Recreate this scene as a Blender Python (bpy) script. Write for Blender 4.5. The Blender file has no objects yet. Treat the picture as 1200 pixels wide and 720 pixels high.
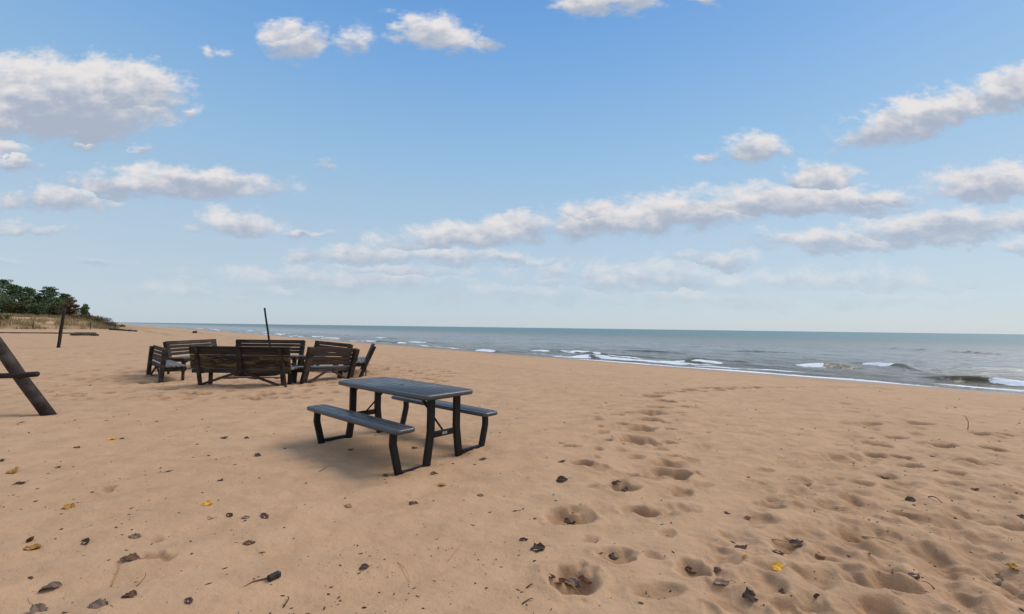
import bpy, math, random
import numpy as np
from mathutils import Vector, Matrix

random.seed(7)
RNG = np.random.default_rng(11)
SC = bpy.context.scene
COL = SC.collection
R = math.radians

# ------------------------------------------------------------------ camera
W0, H0, F = 1200.0, 720.0, 520.0
CAM_H = 1.47
PITCH, ROLL = math.atan(24 / F), math.atan(14 / 1050)
fwd = Vector((0, math.cos(PITCH), math.sin(PITCH)))
rt = Vector((1, 0, 0))
up = rt.cross(fwd)
rt2 = rt * math.cos(ROLL) + up * math.sin(ROLL)
up2 = up * math.cos(ROLL) - rt * math.sin(ROLL)
cam_d = bpy.data.cameras.new('camera')
cam_d.sensor_width = 36.0
cam_d.lens = 36.0 * F / W0
cam_d.clip_start, cam_d.clip_end = 0.05, 60000
cam = bpy.data.objects.new('camera', cam_d)
COL.objects.link(cam)
M4 = Matrix.Identity(4)
for i in range(3):
    M4[i][0], M4[i][1], M4[i][2] = rt2[i], up2[i], -fwd[i]
M4[2][3] = CAM_H
cam.matrix_world = M4
SC.camera = cam


def ray(px, py):
    return (fwd + rt2 * ((px - W0 / 2) / F) - up2 * ((py - H0 / 2) / F))


def at(px, py, z=0.0):
    d = ray(px, py)
    t = (z - CAM_H) / d.z
    return (d.x * t, d.y * t)


# ------------------------------------------------------------------ noise
def vnoise(x, y, seed=0):
    xi, yi = np.floor(x).astype(np.int64), np.floor(y).astype(np.int64)
    fx, fy = x - xi, y - yi
    fx = fx * fx * fx * (fx * (fx * 6 - 15) + 10)
    fy = fy * fy * fy * (fy * (fy * 6 - 15) + 10)

    def h(a, b):
        n = (a * 374761393 + b * 668265263 + seed * 982451653) & 0x7fffffff
        n = ((n ^ (n >> 13)) * 1274126177) & 0x7fffffff
        n = n ^ (n >> 16)
        return (n & 0xffff) / 65535.0
    a, b, c, d = h(xi, yi), h(xi + 1, yi), h(xi, yi + 1), h(xi + 1, yi + 1)
    return (a + (b - a) * fx) * (1 - fy) + (c + (d - c) * fx) * fy - 0.5


def fbm(x, y, oct=4, seed=0, gain=0.5):
    s, a, f = 0, 1.0, 1.0
    for o in range(oct):
        c, sn = math.cos(o * 0.7), math.sin(o * 0.7)
        s = s + a * vnoise((c * x - sn * y) * f + o * 17.3, (sn * x + c * y) * f - o * 9.1, seed + o)
        a *= gain
        f *= 2.03
    return s


def smooth(a, b, x):
    t = np.clip((x - a) / (b - a), 0, 1)
    return t * t * (3 - 2 * t)


# ------------------------------------------------------------------ terrain
NX, NY = 0.73, 0.683          # direction towards the lake
SHORE = 24.0
LAKE_Z = -0.63

# (px, py, width in px, depth scale, aspect) of the footprints one can see one by one
PRINTS = [
    (745, 517, 34, 1.1, 1.0), (752, 504, 29, 1.0, 1.0), (757, 493, 26, 1.0, .9), (761, 485, 27, .9, .9), (770, 478, 21, 1, .9),
    (779, 471, 20, 1, .9), (776, 461, 18, 1, .9), (793, 459, 15, 1, .9), (806, 457, 14, 1, .9), (764, 465, 20, .9, .9),
    (784, 518, 18, .8, .9), (784, 505, 14, .7, .9), (796, 485, 12, .8, .9), (800, 477, 12, .7, .9), (788, 535, 19, .9, .8),
    (783, 545, 34, .75, .7), (785, 557, 38, .75, .7), (740, 485, 17, .6, .8), (722, 487, 14, .6, .8), (728, 498, 13, .6, .8),
    (708, 505, 14, .5, .8), (711, 518, 14, .6, .8), (682, 546, 24, .9, 1), (668, 527, 18, .6, .8), (730, 573, 34, 1.3, 1.0),
    (800, 578, 30, .9, .9), (757, 599, 38, 1.2, 1.0), (668, 602, 58, 1.5, 1.0), (720, 648, 46, 1.5, 1.0), (670, 676, 62, 1.9, 1.0),
    (810, 665, 40, 1.6, 1.1), (878, 610, 26, .7, .9), (748, 560, 22, .6, .9), (690, 628, 24, .5, .8), (765, 648, 30, .6, .9),
    (770, 690, 60, .8, .9), (698, 570, 20, .6, .8), (858, 660, 40, .7, .9), (780, 625, 34, .5, .8),
    (940, 569, 24, 1.4, 1.0), (909, 599, 28, 1.2, 1.0), (975, 597, 44, 1.2, .9), (998, 590, 34, 1.1, .9), (1003, 627, 44, 1.3, 1.0),
    (915, 640, 52, 1.2, .9), (957, 680, 56, 1.3, 1.0), (1085, 650, 56, 1.4, 1.0), (1110, 665, 50, 1.2, 1.0), (1065, 547, 22, 1.0, .9),
    (1104, 523, 22, 1.1, .9), (1170, 528, 24, 1.1, .9), (1118, 555, 28, 1.1, .9), (1135, 543, 26, .9, .9), (1112, 570, 26, 1.0, .9),
    (1010, 512, 20, .9, .9), (1026, 521, 22, .9, .9), (1018, 496, 17, .8, .9), (1052, 512, 18, .8, .9), (1078, 496, 18, .8, .9),
    (1150, 508, 18, .9, .9), (1175, 508, 20, .8, .9), (1025, 533, 24, 1.0, .9), (1055, 535, 24, .9, .9), (1150, 615, 46, 1.2, 1.0),
    (1185, 620, 40, 1.1, 1.0), (1040, 560, 26, 1.0, .9), (1010, 570, 26, 1.0, .9), (1150, 636, 44, 1.1, .9), (1010, 690, 60, 1.2, 1.0),
    (1180, 700, 60, 1.2, 1.0), (1060, 610, 40, 1.0, .9), (1120, 610, 40, 1.0, .9), (180, 657, 30, .8, .8), (197, 658, 22, .7, .8),
    (178, 637, 20, .5, .8), (125, 577, 16, .7, .8), (157, 580, 12, .4, .8),
]
DENTS = []                    # x, y, radius across, radius along, angle, depth
for (px, py, w, dep, asp) in PRINTS:
    x, y = at(px, py)
    d = math.hypot(x, y)
    ra = w / F * y * (0.64 if py < 500 else .55 if py < 560 else .44)
    dep *= 1.35 if py < 560 else ((.80 if w < 45 else .62) * (.62 if px > 860 and py > 575 else 1))
    ra *= .85 if px > 860 and py > 575 else 1
    DENTS.append((x, y, ra, ra * (0.75 + 0.35 * random.random()) * asp, random.uniform(-.5, .5), 0.072 * dep * min(1.0, ra / 0.15)))
_r = random.Random(5)
# trampled ground on the right and round the seats
n = 0
while n < 900:
    px, py = _r.uniform(830, 1420), _r.uniform(455, 760)
    if py < 462 or px < 850 + (520 - py) * 0.9 or (px < 985 and py < 560 and _r.random() < .9) or (px < 880 and py < 610):
        continue
    x, y = at(px, py)
    r0 = _r.uniform(.05, .125)
    DENTS.append((x, y, r0, r0 * _r.uniform(.6, 1.2), _r.uniform(-1.5, 1.5), _r.uniform(.010, .034) * (.35 + r0 / .2) * (.72 if py > 590 else 1)))
    n += 1
for k in range(520):
    a, q = _r.uniform(0, 6.283), 4.6 * math.sqrt(_r.random())
    x, y = -7.4 + 1.25 * q * math.cos(a), 13.0 + q * math.sin(a)
    r0 = _r.uniform(.09, .17)
    DENTS.append((x, y, r0, r0 * _r.uniform(.7, 1.2), _r.uniform(-1.5, 1.5), _r.uniform(.022, .06)))
for k in range(330):                                     # scattered steps on the open sand
    x, y = at(_r.uniform(-350, 520), 408 + 62 * _r.random())
    r0 = _r.uniform(.08, .14)
    DENTS.append((x, y, r0, r0 * _r.uniform(.7, 1.3), _r.uniform(-1.5, 1.5), _r.uniform(.008, .034)))
for k in range(46):                                      # two faint trails towards the water
    x, y = at(806 + k * 5.2 + _r.uniform(-6, 6), 457 - k * .38 + _r.uniform(-3, 3))
    DENTS.append((x, y, .15, .14, 0, .05))
for k in range(60):
    x, y = at(_r.uniform(690, 830), _r.uniform(470, 600))
    r0 = _r.uniform(.06, .12)
    DENTS.append((x, y, r0, r0 * _r.uniform(.7, 1.2), _r.uniform(-1.5, 1.5), _r.uniform(.008, .034)))
# sand scooped by the picnic table feet
TX, TY, TA = -1.345, 5.50, -0.71
for (lx, ly) in ((.85, -.59), (.85, .59), (-.85, -.59), (-.85, .59), (.85, -.23), (.85, .23), (-.85, -.23), (-.85, .23)):
    DENTS.append((TX + lx * math.cos(TA) - ly * math.sin(TA), TY + lx * math.sin(TA) + ly * math.cos(TA), .10, .10, 0, .010))


def base_height(x, y):
    q = SHORE - (NX * x + NY * y)                        # metres inland from the water line
    t = -NY * x + NX * y                                 # metres along the shore, to the far left
    h = LAKE_Z + (0 - LAKE_Z) * smooth(-2, 15, q) - 0.08 * smooth(-2, -1, -np.abs(q)) * 0
    h = np.where(q < 1.5, np.minimum(h, LAKE_Z + (q) * 0.045 + 0.0), h)
    h = np.where(q < -6, LAKE_Z - .27 + (q + 6) * .03, h)
    h = np.maximum(h, -4.0)
    # the dune bank at the far left, behind the sand fence
    # fence line runs through (-88,76) and (-83,92); inland side is the far left
    wob = 3.0 * vnoise(x / 14, y / 14, 31)
    e = (-85.5 - x) + (y - 84) * 0.31 + wob              # metres behind the fence line
    e2 = e + 0.0
    rise = smooth(1.0, 13, e2) * 2.2 + smooth(14, 60, e2) * 1.2
    rise = rise * (1 + .25 * vnoise(x / 9, y / 9, 33)) * smooth(52, 66, y)
    h = h + rise * smooth(19, 27, q)
    # coast further on: low dunes running along the shore
    far = smooth(150, 320, t) * smooth(28, 70, q)
    h = h + far * (1.2 + 1.5 * vnoise(x / 40, y / 40, 35))
    return h


def height(x, y):
    x, y = np.asarray(x, float), np.asarray(y, float)
    h = base_height(x, y)
    q = SHORE - (NX * x + NY * y)
    dry = smooth(0.3, 5, q)
    d = np.hypot(x, y)
    near = smooth(14, 7, d)
    h = h + dry * 0.055 * fbm(x / 2.9, y / 2.9, 3, 1)
    # hummocks: rougher on the right hand foreground
    rough = 0.26 + 0.74 * smooth(0.3, 2.6, x - .15 * y + 0.9 * vnoise(x / 1.5, y / 1.5, 5)) * smooth(12, 6, d)
    wx, wy = x + .12 * vnoise(x * 2, y * 2, 8), y + .12 * vnoise(x * 2, y * 2, 9)
    h = h + dry * near * rough * 0.044 * fbm(wx / .5, wy / .32, 4, 12, .5)
    rid = 1 - np.abs(2 * fbm(wx / .42, wy / .30, 3, 21, .5))
    h = h + dry * near * rough * 0.024 * rid
    h = h + dry * 0.017 * fbm(x / .20, y / .15, 4, 15, .62) * (0.45 + .55 * rough)
    h = h + dry * .075 * fbm(x / .9, y / .55, 3, 26, .55) * smooth(6, 13, d) * (.18 + .82 * smooth(-1.5, -5, x)) * smooth(110, 50, d) * (.35 + .65 * smooth(-.1, .3, fbm(x / 7, y / 5, 2, 44)))
    clod = vnoise(x / .075, y / .06, 18) + .7 * vnoise(x / .034, y / .03, 19)
    h = h + dry * smooth(8, 4, d) * .0060 * clod * (.35 + .9 * smooth(-.1, .25, fbm(x / .6, y / .5, 2, 46))) * (.2 + .8 * rough)
    # soft wind ridges running slantwise over the open sand on the left
    rv = (x * .55 - y * .83 + .5 * vnoise(x / 1.3, y / 1.3, 47)) / .62
    h = h + dry * near * (1 - .7 * rough) * .022 * (np.abs(np.sin(rv * math.pi + 2 * vnoise(x / 2, y / 2, 48))) - .5) * (.4 + 1.2 * smooth(-.2, .2, vnoise(x / 1.7, y / 1.7, 49)))
    # wrack lines
    for qq, am in ((17.5, .02), (12.2, .025)):
        h = h + am * np.exp(-((q - qq - 1.2 * vnoise(x / 6, y / 6, 3)) / .35) ** 2)
    return h


def add_dents(x, y, h, dent_tone=None):
    wx = x + .07 * vnoise(x * 5.5, y * 5.5, 71) + .05 * vnoise(x * 15, y * 15, 73)
    wy = y + .07 * vnoise(x * 5.5, y * 5.5, 72) + .05 * vnoise(x * 15, y * 15, 74)
    for k_, (cx, cy, ra, rb, an, dep) in enumerate(DENTS):
        rr = 2.1 * max(ra, rb)
        m = np.nonzero((np.abs(x - cx) < rr) & (np.abs(y - cy) < rr))[0]
        if m.size == 0:
            continue
        dx, dy = wx[m] - cx, wy[m] - cy
        c, s = math.cos(an), math.sin(an)
        u, v = (c * dx + s * dy) / ra, (-s * dx + c * dy) / rb
        r = np.sqrt(u * u + v * v)
        h[m] += dep * (-1.0 * np.exp(-np.minimum(r, 4) ** 3.6 * 1.1) + 0.28 * np.exp(-((r - 1.2) / .33) ** 2))
        if dent_tone is not None:
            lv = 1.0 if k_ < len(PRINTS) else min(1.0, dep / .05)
            dent_tone[m] = np.maximum(dent_tone[m], lv * np.exp(-np.minimum(r * 1.05, 4) ** 4))
    return h


def Z(x, y):
    xx, yy = np.atleast_1d(np.array(x, float)), np.atleast_1d(np.array(y, float))
    return float(add_dents(xx, yy, height(xx, yy))[0])


# ------------------------------------------------------------------ object helpers
def link(o):
    COL.objects.link(o)
    return o


def mesh_from(name, verts, faces, smooth_=False):
    me = bpy.data.meshes.new(name)
    me.from_pydata([tuple(v) for v in verts], [], [tuple(f) for f in faces])
    me.update()
    if smooth_:
        me.polygons.foreach_set('use_smooth', [True] * len(me.polygons))
    return me


def np_mesh(name, V, Q, smooth_=True):
    """V (n,3), Q (m,4) -> mesh, quickly"""
    me = bpy.data.meshes.new(name)
    k = Q.shape[1]
    me.vertices.add(len(V))
    me.vertices.foreach_set('co', np.ascontiguousarray(V, np.float32).ravel())
    me.loops.add(Q.size)
    me.loops.foreach_set('vertex_index', np.ascontiguousarray(Q, np.int32).ravel())
    me.polygons.add(len(Q))
    me.polygons.foreach_set('loop_start', np.arange(0, Q.size, k, dtype=np.int32))
    me.polygons.foreach_set('loop_total', np.full(len(Q), k, np.int32))
    if smooth_:
        me.polygons.foreach_set('use_smooth', np.ones(len(Q), bool))
    me.update(calc_edges=True)
    me.validate()
    return me


def add_obj(name, me, mat, parent=None, bevel=0):
    o = bpy.data.objects.new(name, me)
    if mat and not me.materials:
        me.materials.append(mat)
    link(o)
    if parent:
        o.parent = parent
    if bevel:
        b = o.modifiers.new('bevel', 'BEVEL')
        b.width, b.segments, b.limit_method = bevel, 2, 'ANGLE'
    return o


def tag(o, label=None, cat=None, group=None, kind=None):
    if label: o['label'] = label
    if cat: o['category'] = cat
    if group: o['group'] = group
    if kind: o['kind'] = kind
    return o


def empty(name, loc, rz=0, rx=0, ry=0):
    o = bpy.data.objects.new(name, None)
    o.empty_display_size = .2
    link(o)
    o.location = loc
    o.rotation_euler = (rx, ry, rz)
    return o


class MB:
    def __init__(self):
        self.v, self.f = [], []

    def box(self, x0, x1, y0, y1, z0, z1):
        n = len(self.v)
        self.v += [(x, y, z) for z in (z0, z1) for (x, y) in ((x0, y0), (x1, y0), (x1, y1), (x0, y1))]
        self.f += [tuple(n + i for i in q) for q in ((3, 2, 1, 0), (4, 5, 6, 7), (0, 1, 5, 4), (1, 2, 6, 5), (2, 3, 7, 6), (3, 0, 4, 7))]
        return self

    def beam(self, p, q, w, t, upv=(0, 0, 1)):
        """rectangular bar from p to q; t is its size along upv (made square to the bar), w across"""
        p, q = Vector(p), Vector(q)
        d = (q - p).normalized()
        u = Vector(upv)
        u = (u - d * u.dot(d))
        if u.length < 1e-4:
            u = Vector((1, 0, 0)) - d * d.x
        u.normalize()
        s = d.cross(u)
        n = len(self.v)
        for c in (p, q):
            for a, b in ((-1, -1), (1, -1), (1, 1), (-1, 1)):
                self.v.append(tuple(c + s * (a * w / 2) + u * (b * t / 2)))
        self.f += [tuple(n + i for i in k) for k in ((3, 2, 1, 0), (4, 5, 6, 7), (0, 1, 5, 4), (1, 2, 6, 5), (2, 3, 7, 6), (3, 0, 4, 7))]
        return self

    def tube(self, pts, radii, n=12, wob=0.0, rnd=None, flat=1.0):
        pts = [Vector(p) for p in pts]
        base = len(self.v)
        prev = None
        for i, p in enumerate(pts):
            a = pts[max(0, i - 1)]
            b = pts[min(len(pts) - 1, i + 1)]
            d = (b - a).normalized()
            if prev is None:
                u = d.orthogonal().normalized()
            else:
                u = (prev - d * prev.dot(d)).normalized()
            prev = u
            s = d.cross(u)
            r = radii[i] if hasattr(radii, '__len__') else radii
            for k in range(n):
                th = 2 * math.pi * k / n
                rr = r * (1 + (wob * (rnd.random() - .5) if rnd else 0))
                self.v.append(tuple(p + (u * math.cos(th) + s * math.sin(th) * flat) * rr))
        for i in range(len(pts) - 1):
            for k in range(n):
                a, b = base + i * n + k, base + i * n + (k + 1) % n
                self.f.append((a, b, b + n, a + n))
        self.f.append(tuple(base + k for k in reversed(range(n))))
        self.f.append(tuple(base + (len(pts) - 1) * n + k for k in range(n)))
        return self

    def build(self, name, mat, parent=None, bevel=0, smooth_=False):
        o = add_obj(name, mesh_from(name, self.v, self.f, smooth_), mat, parent, bevel)
        return o


# ------------------------------------------------------------------ node helpers
def new_mat(name):
    m = bpy.data.materials.new(name)
    m.use_nodes = True
    nt = m.node_tree
    return m, nt, nt.nodes['Principled BSDF']


def N(nt, t, **kw):
    n = nt.nodes.new(t)
    for k, v in kw.items():
        if k in n.inputs and not hasattr(n, k):
            n.inputs[k].default_value = v
        else:
            try:
                setattr(n, k, v)
            except Exception:
                n.inputs[k].default_value = v
    return n


def L(nt, a, b):
    nt.links.new(a, b)


def math_n(nt, op, a, b=None, c=None, clamp=False):
    n = nt.nodes.new('ShaderNodeMath')
    n.operation = op
    n.use_clamp = clamp
    for i, v in enumerate((a, b, c)):
        if v is None:
            continue
        if isinstance(v, (int, float)):
            n.inputs[i].default_value = v
        else:
            nt.links.new(v, n.inputs[i])
    return n.outputs[0]


def mixc(nt, fac, a, b, mode='MIX'):
    n = nt.nodes.new('ShaderNodeMix')
    n.data_type = 'RGBA'
    n.blend_type = mode
    for sock, v in ((n.inputs[0], fac), (n.inputs[6], a), (n.inputs[7], b)):
        if isinstance(v, (int, float)):
            sock.default_value = v
        elif isinstance(v, tuple):
            sock.default_value = v if len(v) == 4 else (*v, 1)
        else:
            nt.links.new(v, sock)
    return n.outputs[2]


def maprange(nt, v, a, b, c=0.0, d=1.0, smooth_=True):
    n = nt.nodes.new('ShaderNodeMapRange')
    n.interpolation_type = 'SMOOTHSTEP' if smooth_ else 'LINEAR'
    n.inputs[1].default_value, n.inputs[2].default_value = a, b
    n.inputs[3].default_value, n.inputs[4].default_value = c, d
    nt.links.new(v, n.inputs[0])
    return n.outputs[0]


def noise_n(nt, vec, scale, detail=4, rough=.5, dist=0.0):
    n = nt.nodes.new('ShaderNodeTexNoise')
    n.inputs['Scale'].default_value = scale
    n.inputs['Detail'].default_value = detail
    n.inputs['Roughness'].default_value = rough
    n.inputs['Distortion'].default_value = dist
    if vec is not None:
        nt.links.new(vec, n.inputs['Vector'])
    return n.outputs['Fac']


def objco(nt, scale=(1, 1, 1), which='Object'):
    tc = nt.nodes.new('ShaderNodeTexCoord')
    mp = nt.nodes.new('ShaderNodeMapping')
    mp.inputs['Scale'].default_value = scale
    nt.links.new(tc.outputs[which], mp.inputs['Vector'])
    return mp.outputs[0]


def bump_n(nt, h, strength, dist, prev=None):
    b = nt.nodes.new('ShaderNodeBump')
    b.inputs['Strength'].default_value = strength
    b.inputs['Distance'].default_value = dist
    nt.links.new(h, b.inputs['Height'])
    if prev is not None:
        nt.links.new(prev, b.inputs['Normal'])
    return b.outputs[0]


# ------------------------------------------------------------------ materials
def sand_material():
    m, nt, b = new_mat('sand')
    tc = nt.nodes.new('ShaderNodeTexCoord')
    P = tc.outputs['Object']
    big = noise_n(nt, P, .35, 4, .55)
    mid = noise_n(nt, P, 3.0, 5, .6)
    fine = noise_n(nt, P, 60, 3, .7)
    grain = noise_n(nt, P, 420, 2, .7)
    c = mixc(nt, maprange(nt, big, .3, .7), SAND_A, SAND_B)
    c = mixc(nt, maprange(nt, mid, .35, .7, 0, .75), c, SAND_C)
    c = mixc(nt, maprange(nt, fine, .25, .8, 0, .35, False), c, (.25, .155, .092))
    c = mixc(nt, maprange(nt, grain, .35, .75, 0, .38, False), c, (.60, .45, .31))
    c = mixc(nt, maprange(nt, grain, .36, .22, 0, .8, False), c, (.14, .085, .052))
    # dark crumbs of bark and seed
    vo = nt.nodes.new('ShaderNodeTexVoronoi')
    vo.inputs['Scale'].default_value = 9
    L(nt, P, vo.inputs['Vector'])
    wn = nt.nodes.new('ShaderNodeSeparateColor')
    L(nt, vo.outputs['Color'], wn.inputs[0])
    size = math_n(nt, 'MULTIPLY', maprange(nt, wn.outputs[0], .6, 1.0, 0, 1, False), .055)
    ragged = math_n(nt, 'ADD', vo.outputs['Distance'], math_n(nt, 'MULTIPLY', math_n(nt, 'SUBTRACT', fine, .5), .06))
    spk = math_n(nt, 'LESS_THAN', ragged, size)
    c = mixc(nt, math_n(nt, 'MULTIPLY', spk, .8), c, (.05, .03, .022))
    # wet band by the water, from a mesh attribute
    at_ = nt.nodes.new('ShaderNodeAttribute')
    at_.attribute_name = 'wet'
    wet = at_.outputs['Fac']
    c = mixc(nt, wet, c, mixc(nt, .42, c, (.09, .062, .043)))
    # footprints and dents coloured darker than the sand, varied by noise
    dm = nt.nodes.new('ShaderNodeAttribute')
    dm.attribute_name = 'dent_tone'
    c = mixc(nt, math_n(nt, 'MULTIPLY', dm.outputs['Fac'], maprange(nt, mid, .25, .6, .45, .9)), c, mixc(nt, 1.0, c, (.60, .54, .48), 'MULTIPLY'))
    gr = nt.nodes.new('ShaderNodeAttribute')
    gr.attribute_name = 'turf'
    turf = math_n(nt, 'MULTIPLY', gr.outputs['Fac'], maprange(nt, noise_n(nt, P, .5, 6, .65), .42, .6))
    c = mixc(nt, turf, c, (.24, .185, .085))
    wk = nt.nodes.new('ShaderNodeAttribute')
    wk.attribute_name = 'wrack'
    wf = math_n(nt, 'MULTIPLY', wk.outputs['Fac'], maprange(nt, noise_n(nt, P, 5, 5, .75), .46, .62))
    c = mixc(nt, wf, c, (.11, .07, .045))
    L(nt, c, b.inputs['Base Color'])
    L(nt, maprange(nt, wet, 0, 1, .95, .45), b.inputs['Roughness'])
    b.inputs['Specular IOR Level'].default_value = .25
    h1 = noise_n(nt, P, 22, 4, .6)
    nb = bump_n(nt, noise_n(nt, P, 9, 5, .65), .28, .03)
    nb = bump_n(nt, h1, .5, .014, nb)
    nb = bump_n(nt, fine, .8, .006, nb)
    nb = bump_n(nt, grain, .55, .0016, nb)
    L(nt, nb, b.inputs['Normal'])
    return m


SAND_A, SAND_B, SAND_C = (.47, .280, .152), (.515, .316, .180), (.375, .214, .114)
MAT = {}
MAT['sand'] = sand_material()


def wood_material(name, a, b2, c2=None, scale=(1.5, 22, 22), rough=.75, spec=.3, lichen=None):
    m, nt, b = new_mat(name)
    P = objco(nt, scale)
    g = noise_n(nt, P, 1.0, 6, .65, .4)
    c = mixc(nt, maprange(nt, g, .3, .7), a, b2)
    big = noise_n(nt, objco(nt, (1.3, 4, 4)), 1.6, 3, .5)
    if c2:
        c = mixc(nt, maprange(nt, big, .45, .68), c, c2)
    if lichen:
        pt = noise_n(nt, objco(nt, (1.6, 5, 9)), 1.7, 5, .6, .8)
        zz = nt.nodes.new('ShaderNodeSeparateXYZ')
        L(nt, objco(nt), zz.inputs[0])
        low = maprange(nt, zz.outputs[2], .735, .755, 1, .05)      # the lichen grows on the two lower boards
        c = mixc(nt, math_n(nt, 'MULTIPLY', maprange(nt, pt, .45, .60), low), c, lichen)
    L(nt, c, b.inputs['Base Color'])
    b.inputs['Roughness'].default_value = rough
    b.inputs['Specular IOR Level'].default_value = spec
    L(nt, bump_n(nt, g, .6, .004), b.inputs['Normal'])
    return m


MAT['wood_dark'] = wood_material('dark_stained_wood', (.012, .009, .007), (.034, .023, .017), (.055, .040, .031))
MAT['wood_brown'] = wood_material('brown_stained_wood', (.022, .012, .008), (.060, .034, .023), (.042, .027, .020))
MAT['wood_lichen'] = wood_material('weathered_wood_with_lichen', (.014, .010, .008), (.040, .028, .019), None, (1.2, 18, 18), .8, .25, (.105, .082, .04))
MAT['wood_grey'] = wood_material('weathered_grey_wood', (.07, .06, .054), (.20, .18, .17), (.13, .115, .105), (1.2, 26, 26), .45, .5)
MAT['log'] = wood_material('old_log_wood', (.014, .009, .008), (.042, .028, .024), (.062, .044, .038), (16, 16, 1.2), .8, .3)
MAT['log_dark'] = wood_material('dark_log_wood', (.010, .008, .007), (.028, .020, .017), None, (3, 14, 14), .75, .3)
MAT['driftwood'] = wood_material('driftwood', (.05, .036, .028), (.14, .105, .08), None, (1, 9, 9), .85, .2)


def plain(name, col, rough=.5, metal=0, spec=.5, nscale=0, namp=.3, bump=0):
    m, nt, b = new_mat(name)
    if nscale:
        g = noise_n(nt, objco(nt), nscale, 5, .6)
        dark = tuple(v * (1 - namp) for v in col)
        lite = tuple(min(1, v * (1 + namp)) for v in col)
        L(nt, mixc(nt, maprange(nt, g, .3, .7), dark, lite), b.inputs['Base Color'])
        if bump:
            L(nt, bump_n(nt, g, .5, bump), b.inputs['Normal'])
    else:
        b.inputs['Base Color'].default_value = (*col, 1)
    b.inputs['Roughness'].default_value = rough
    b.inputs['Metallic'].default_value = metal
    b.inputs['Specular IOR Level'].default_value = spec
    return m


def table_plastic():
    """charcoal moulded plastic with shallow plank grooves and dusty wear"""
    m, nt, b = new_mat('charcoal_moulded_plastic')
    tc = nt.nodes.new('ShaderNodeTexCoord')
    P = tc.outputs['Object']
    sp = nt.nodes.new('ShaderNodeSeparateXYZ')
    L(nt, P, sp.inputs[0])
    grain = noise_n(nt, objco(nt, (2, 60, 30)), 1.0, 6, .6, .3)
    dust = noise_n(nt, P, 6, 6, .65)
    c = mixc(nt, maprange(nt, grain, .3, .7), (.030, .031, .034), (.052, .053, .058))
    c = mixc(nt, maprange(nt, dust, .5, .8, 0, .5), c, (.085, .078, .074))
    # plank grooves each 9 cm
    fr = math_n(nt, 'FRACT', math_n(nt, 'MULTIPLY_ADD', sp.outputs[1], 1 / .092, 20.5))
    gr = math_n(nt, 'ABSOLUTE', math_n(nt, 'SUBTRACT', fr, .5))
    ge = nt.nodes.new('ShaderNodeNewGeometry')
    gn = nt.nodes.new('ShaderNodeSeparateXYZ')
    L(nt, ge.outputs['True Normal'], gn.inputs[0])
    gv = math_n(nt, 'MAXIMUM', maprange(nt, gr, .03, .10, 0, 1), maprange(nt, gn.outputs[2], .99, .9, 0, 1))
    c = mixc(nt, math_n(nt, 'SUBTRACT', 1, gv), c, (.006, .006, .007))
    L(nt, c, b.inputs['Base Color'])
    L(nt, maprange(nt, dust, .3, .7, .34, .5), b.inputs['Roughness'])
    L(nt, maprange(nt, gv, 0, 1, .05, .7), b.inputs['Specular IOR Level'])
    nb = bump_n(nt, grain, .35, .0015)
    nb = bump_n(nt, gv, 1.0, .005, nb)
    L(nt, nb, b.inputs['Normal'])
    return m


MAT['plastic'] = table_plastic()
MAT['black_steel'] = plain('black_powder_coated_steel', (.006, .006, .007), .5, 0, .3, 9, .4)
MAT['fire_steel'] = plain('sooty_steel', (.016, .016, .018), .4, .6, .5, 7, .5, .002)
MAT['rust'] = plain('rusty_steel', (.11, .045, .025), .8, .2, .3, 12, .5, .002)
MAT['ash'] = plain('ash_and_char', (.06, .055, .05), .95, 0, .1, 14, .6, .02)


# ------------------------------------------------------------------ beach mesh
def polar_rows(a, b, k):
    out = [a]
    while out[-1] < b:
        out.append(out[-1] * (1 + k))
    return out


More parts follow.
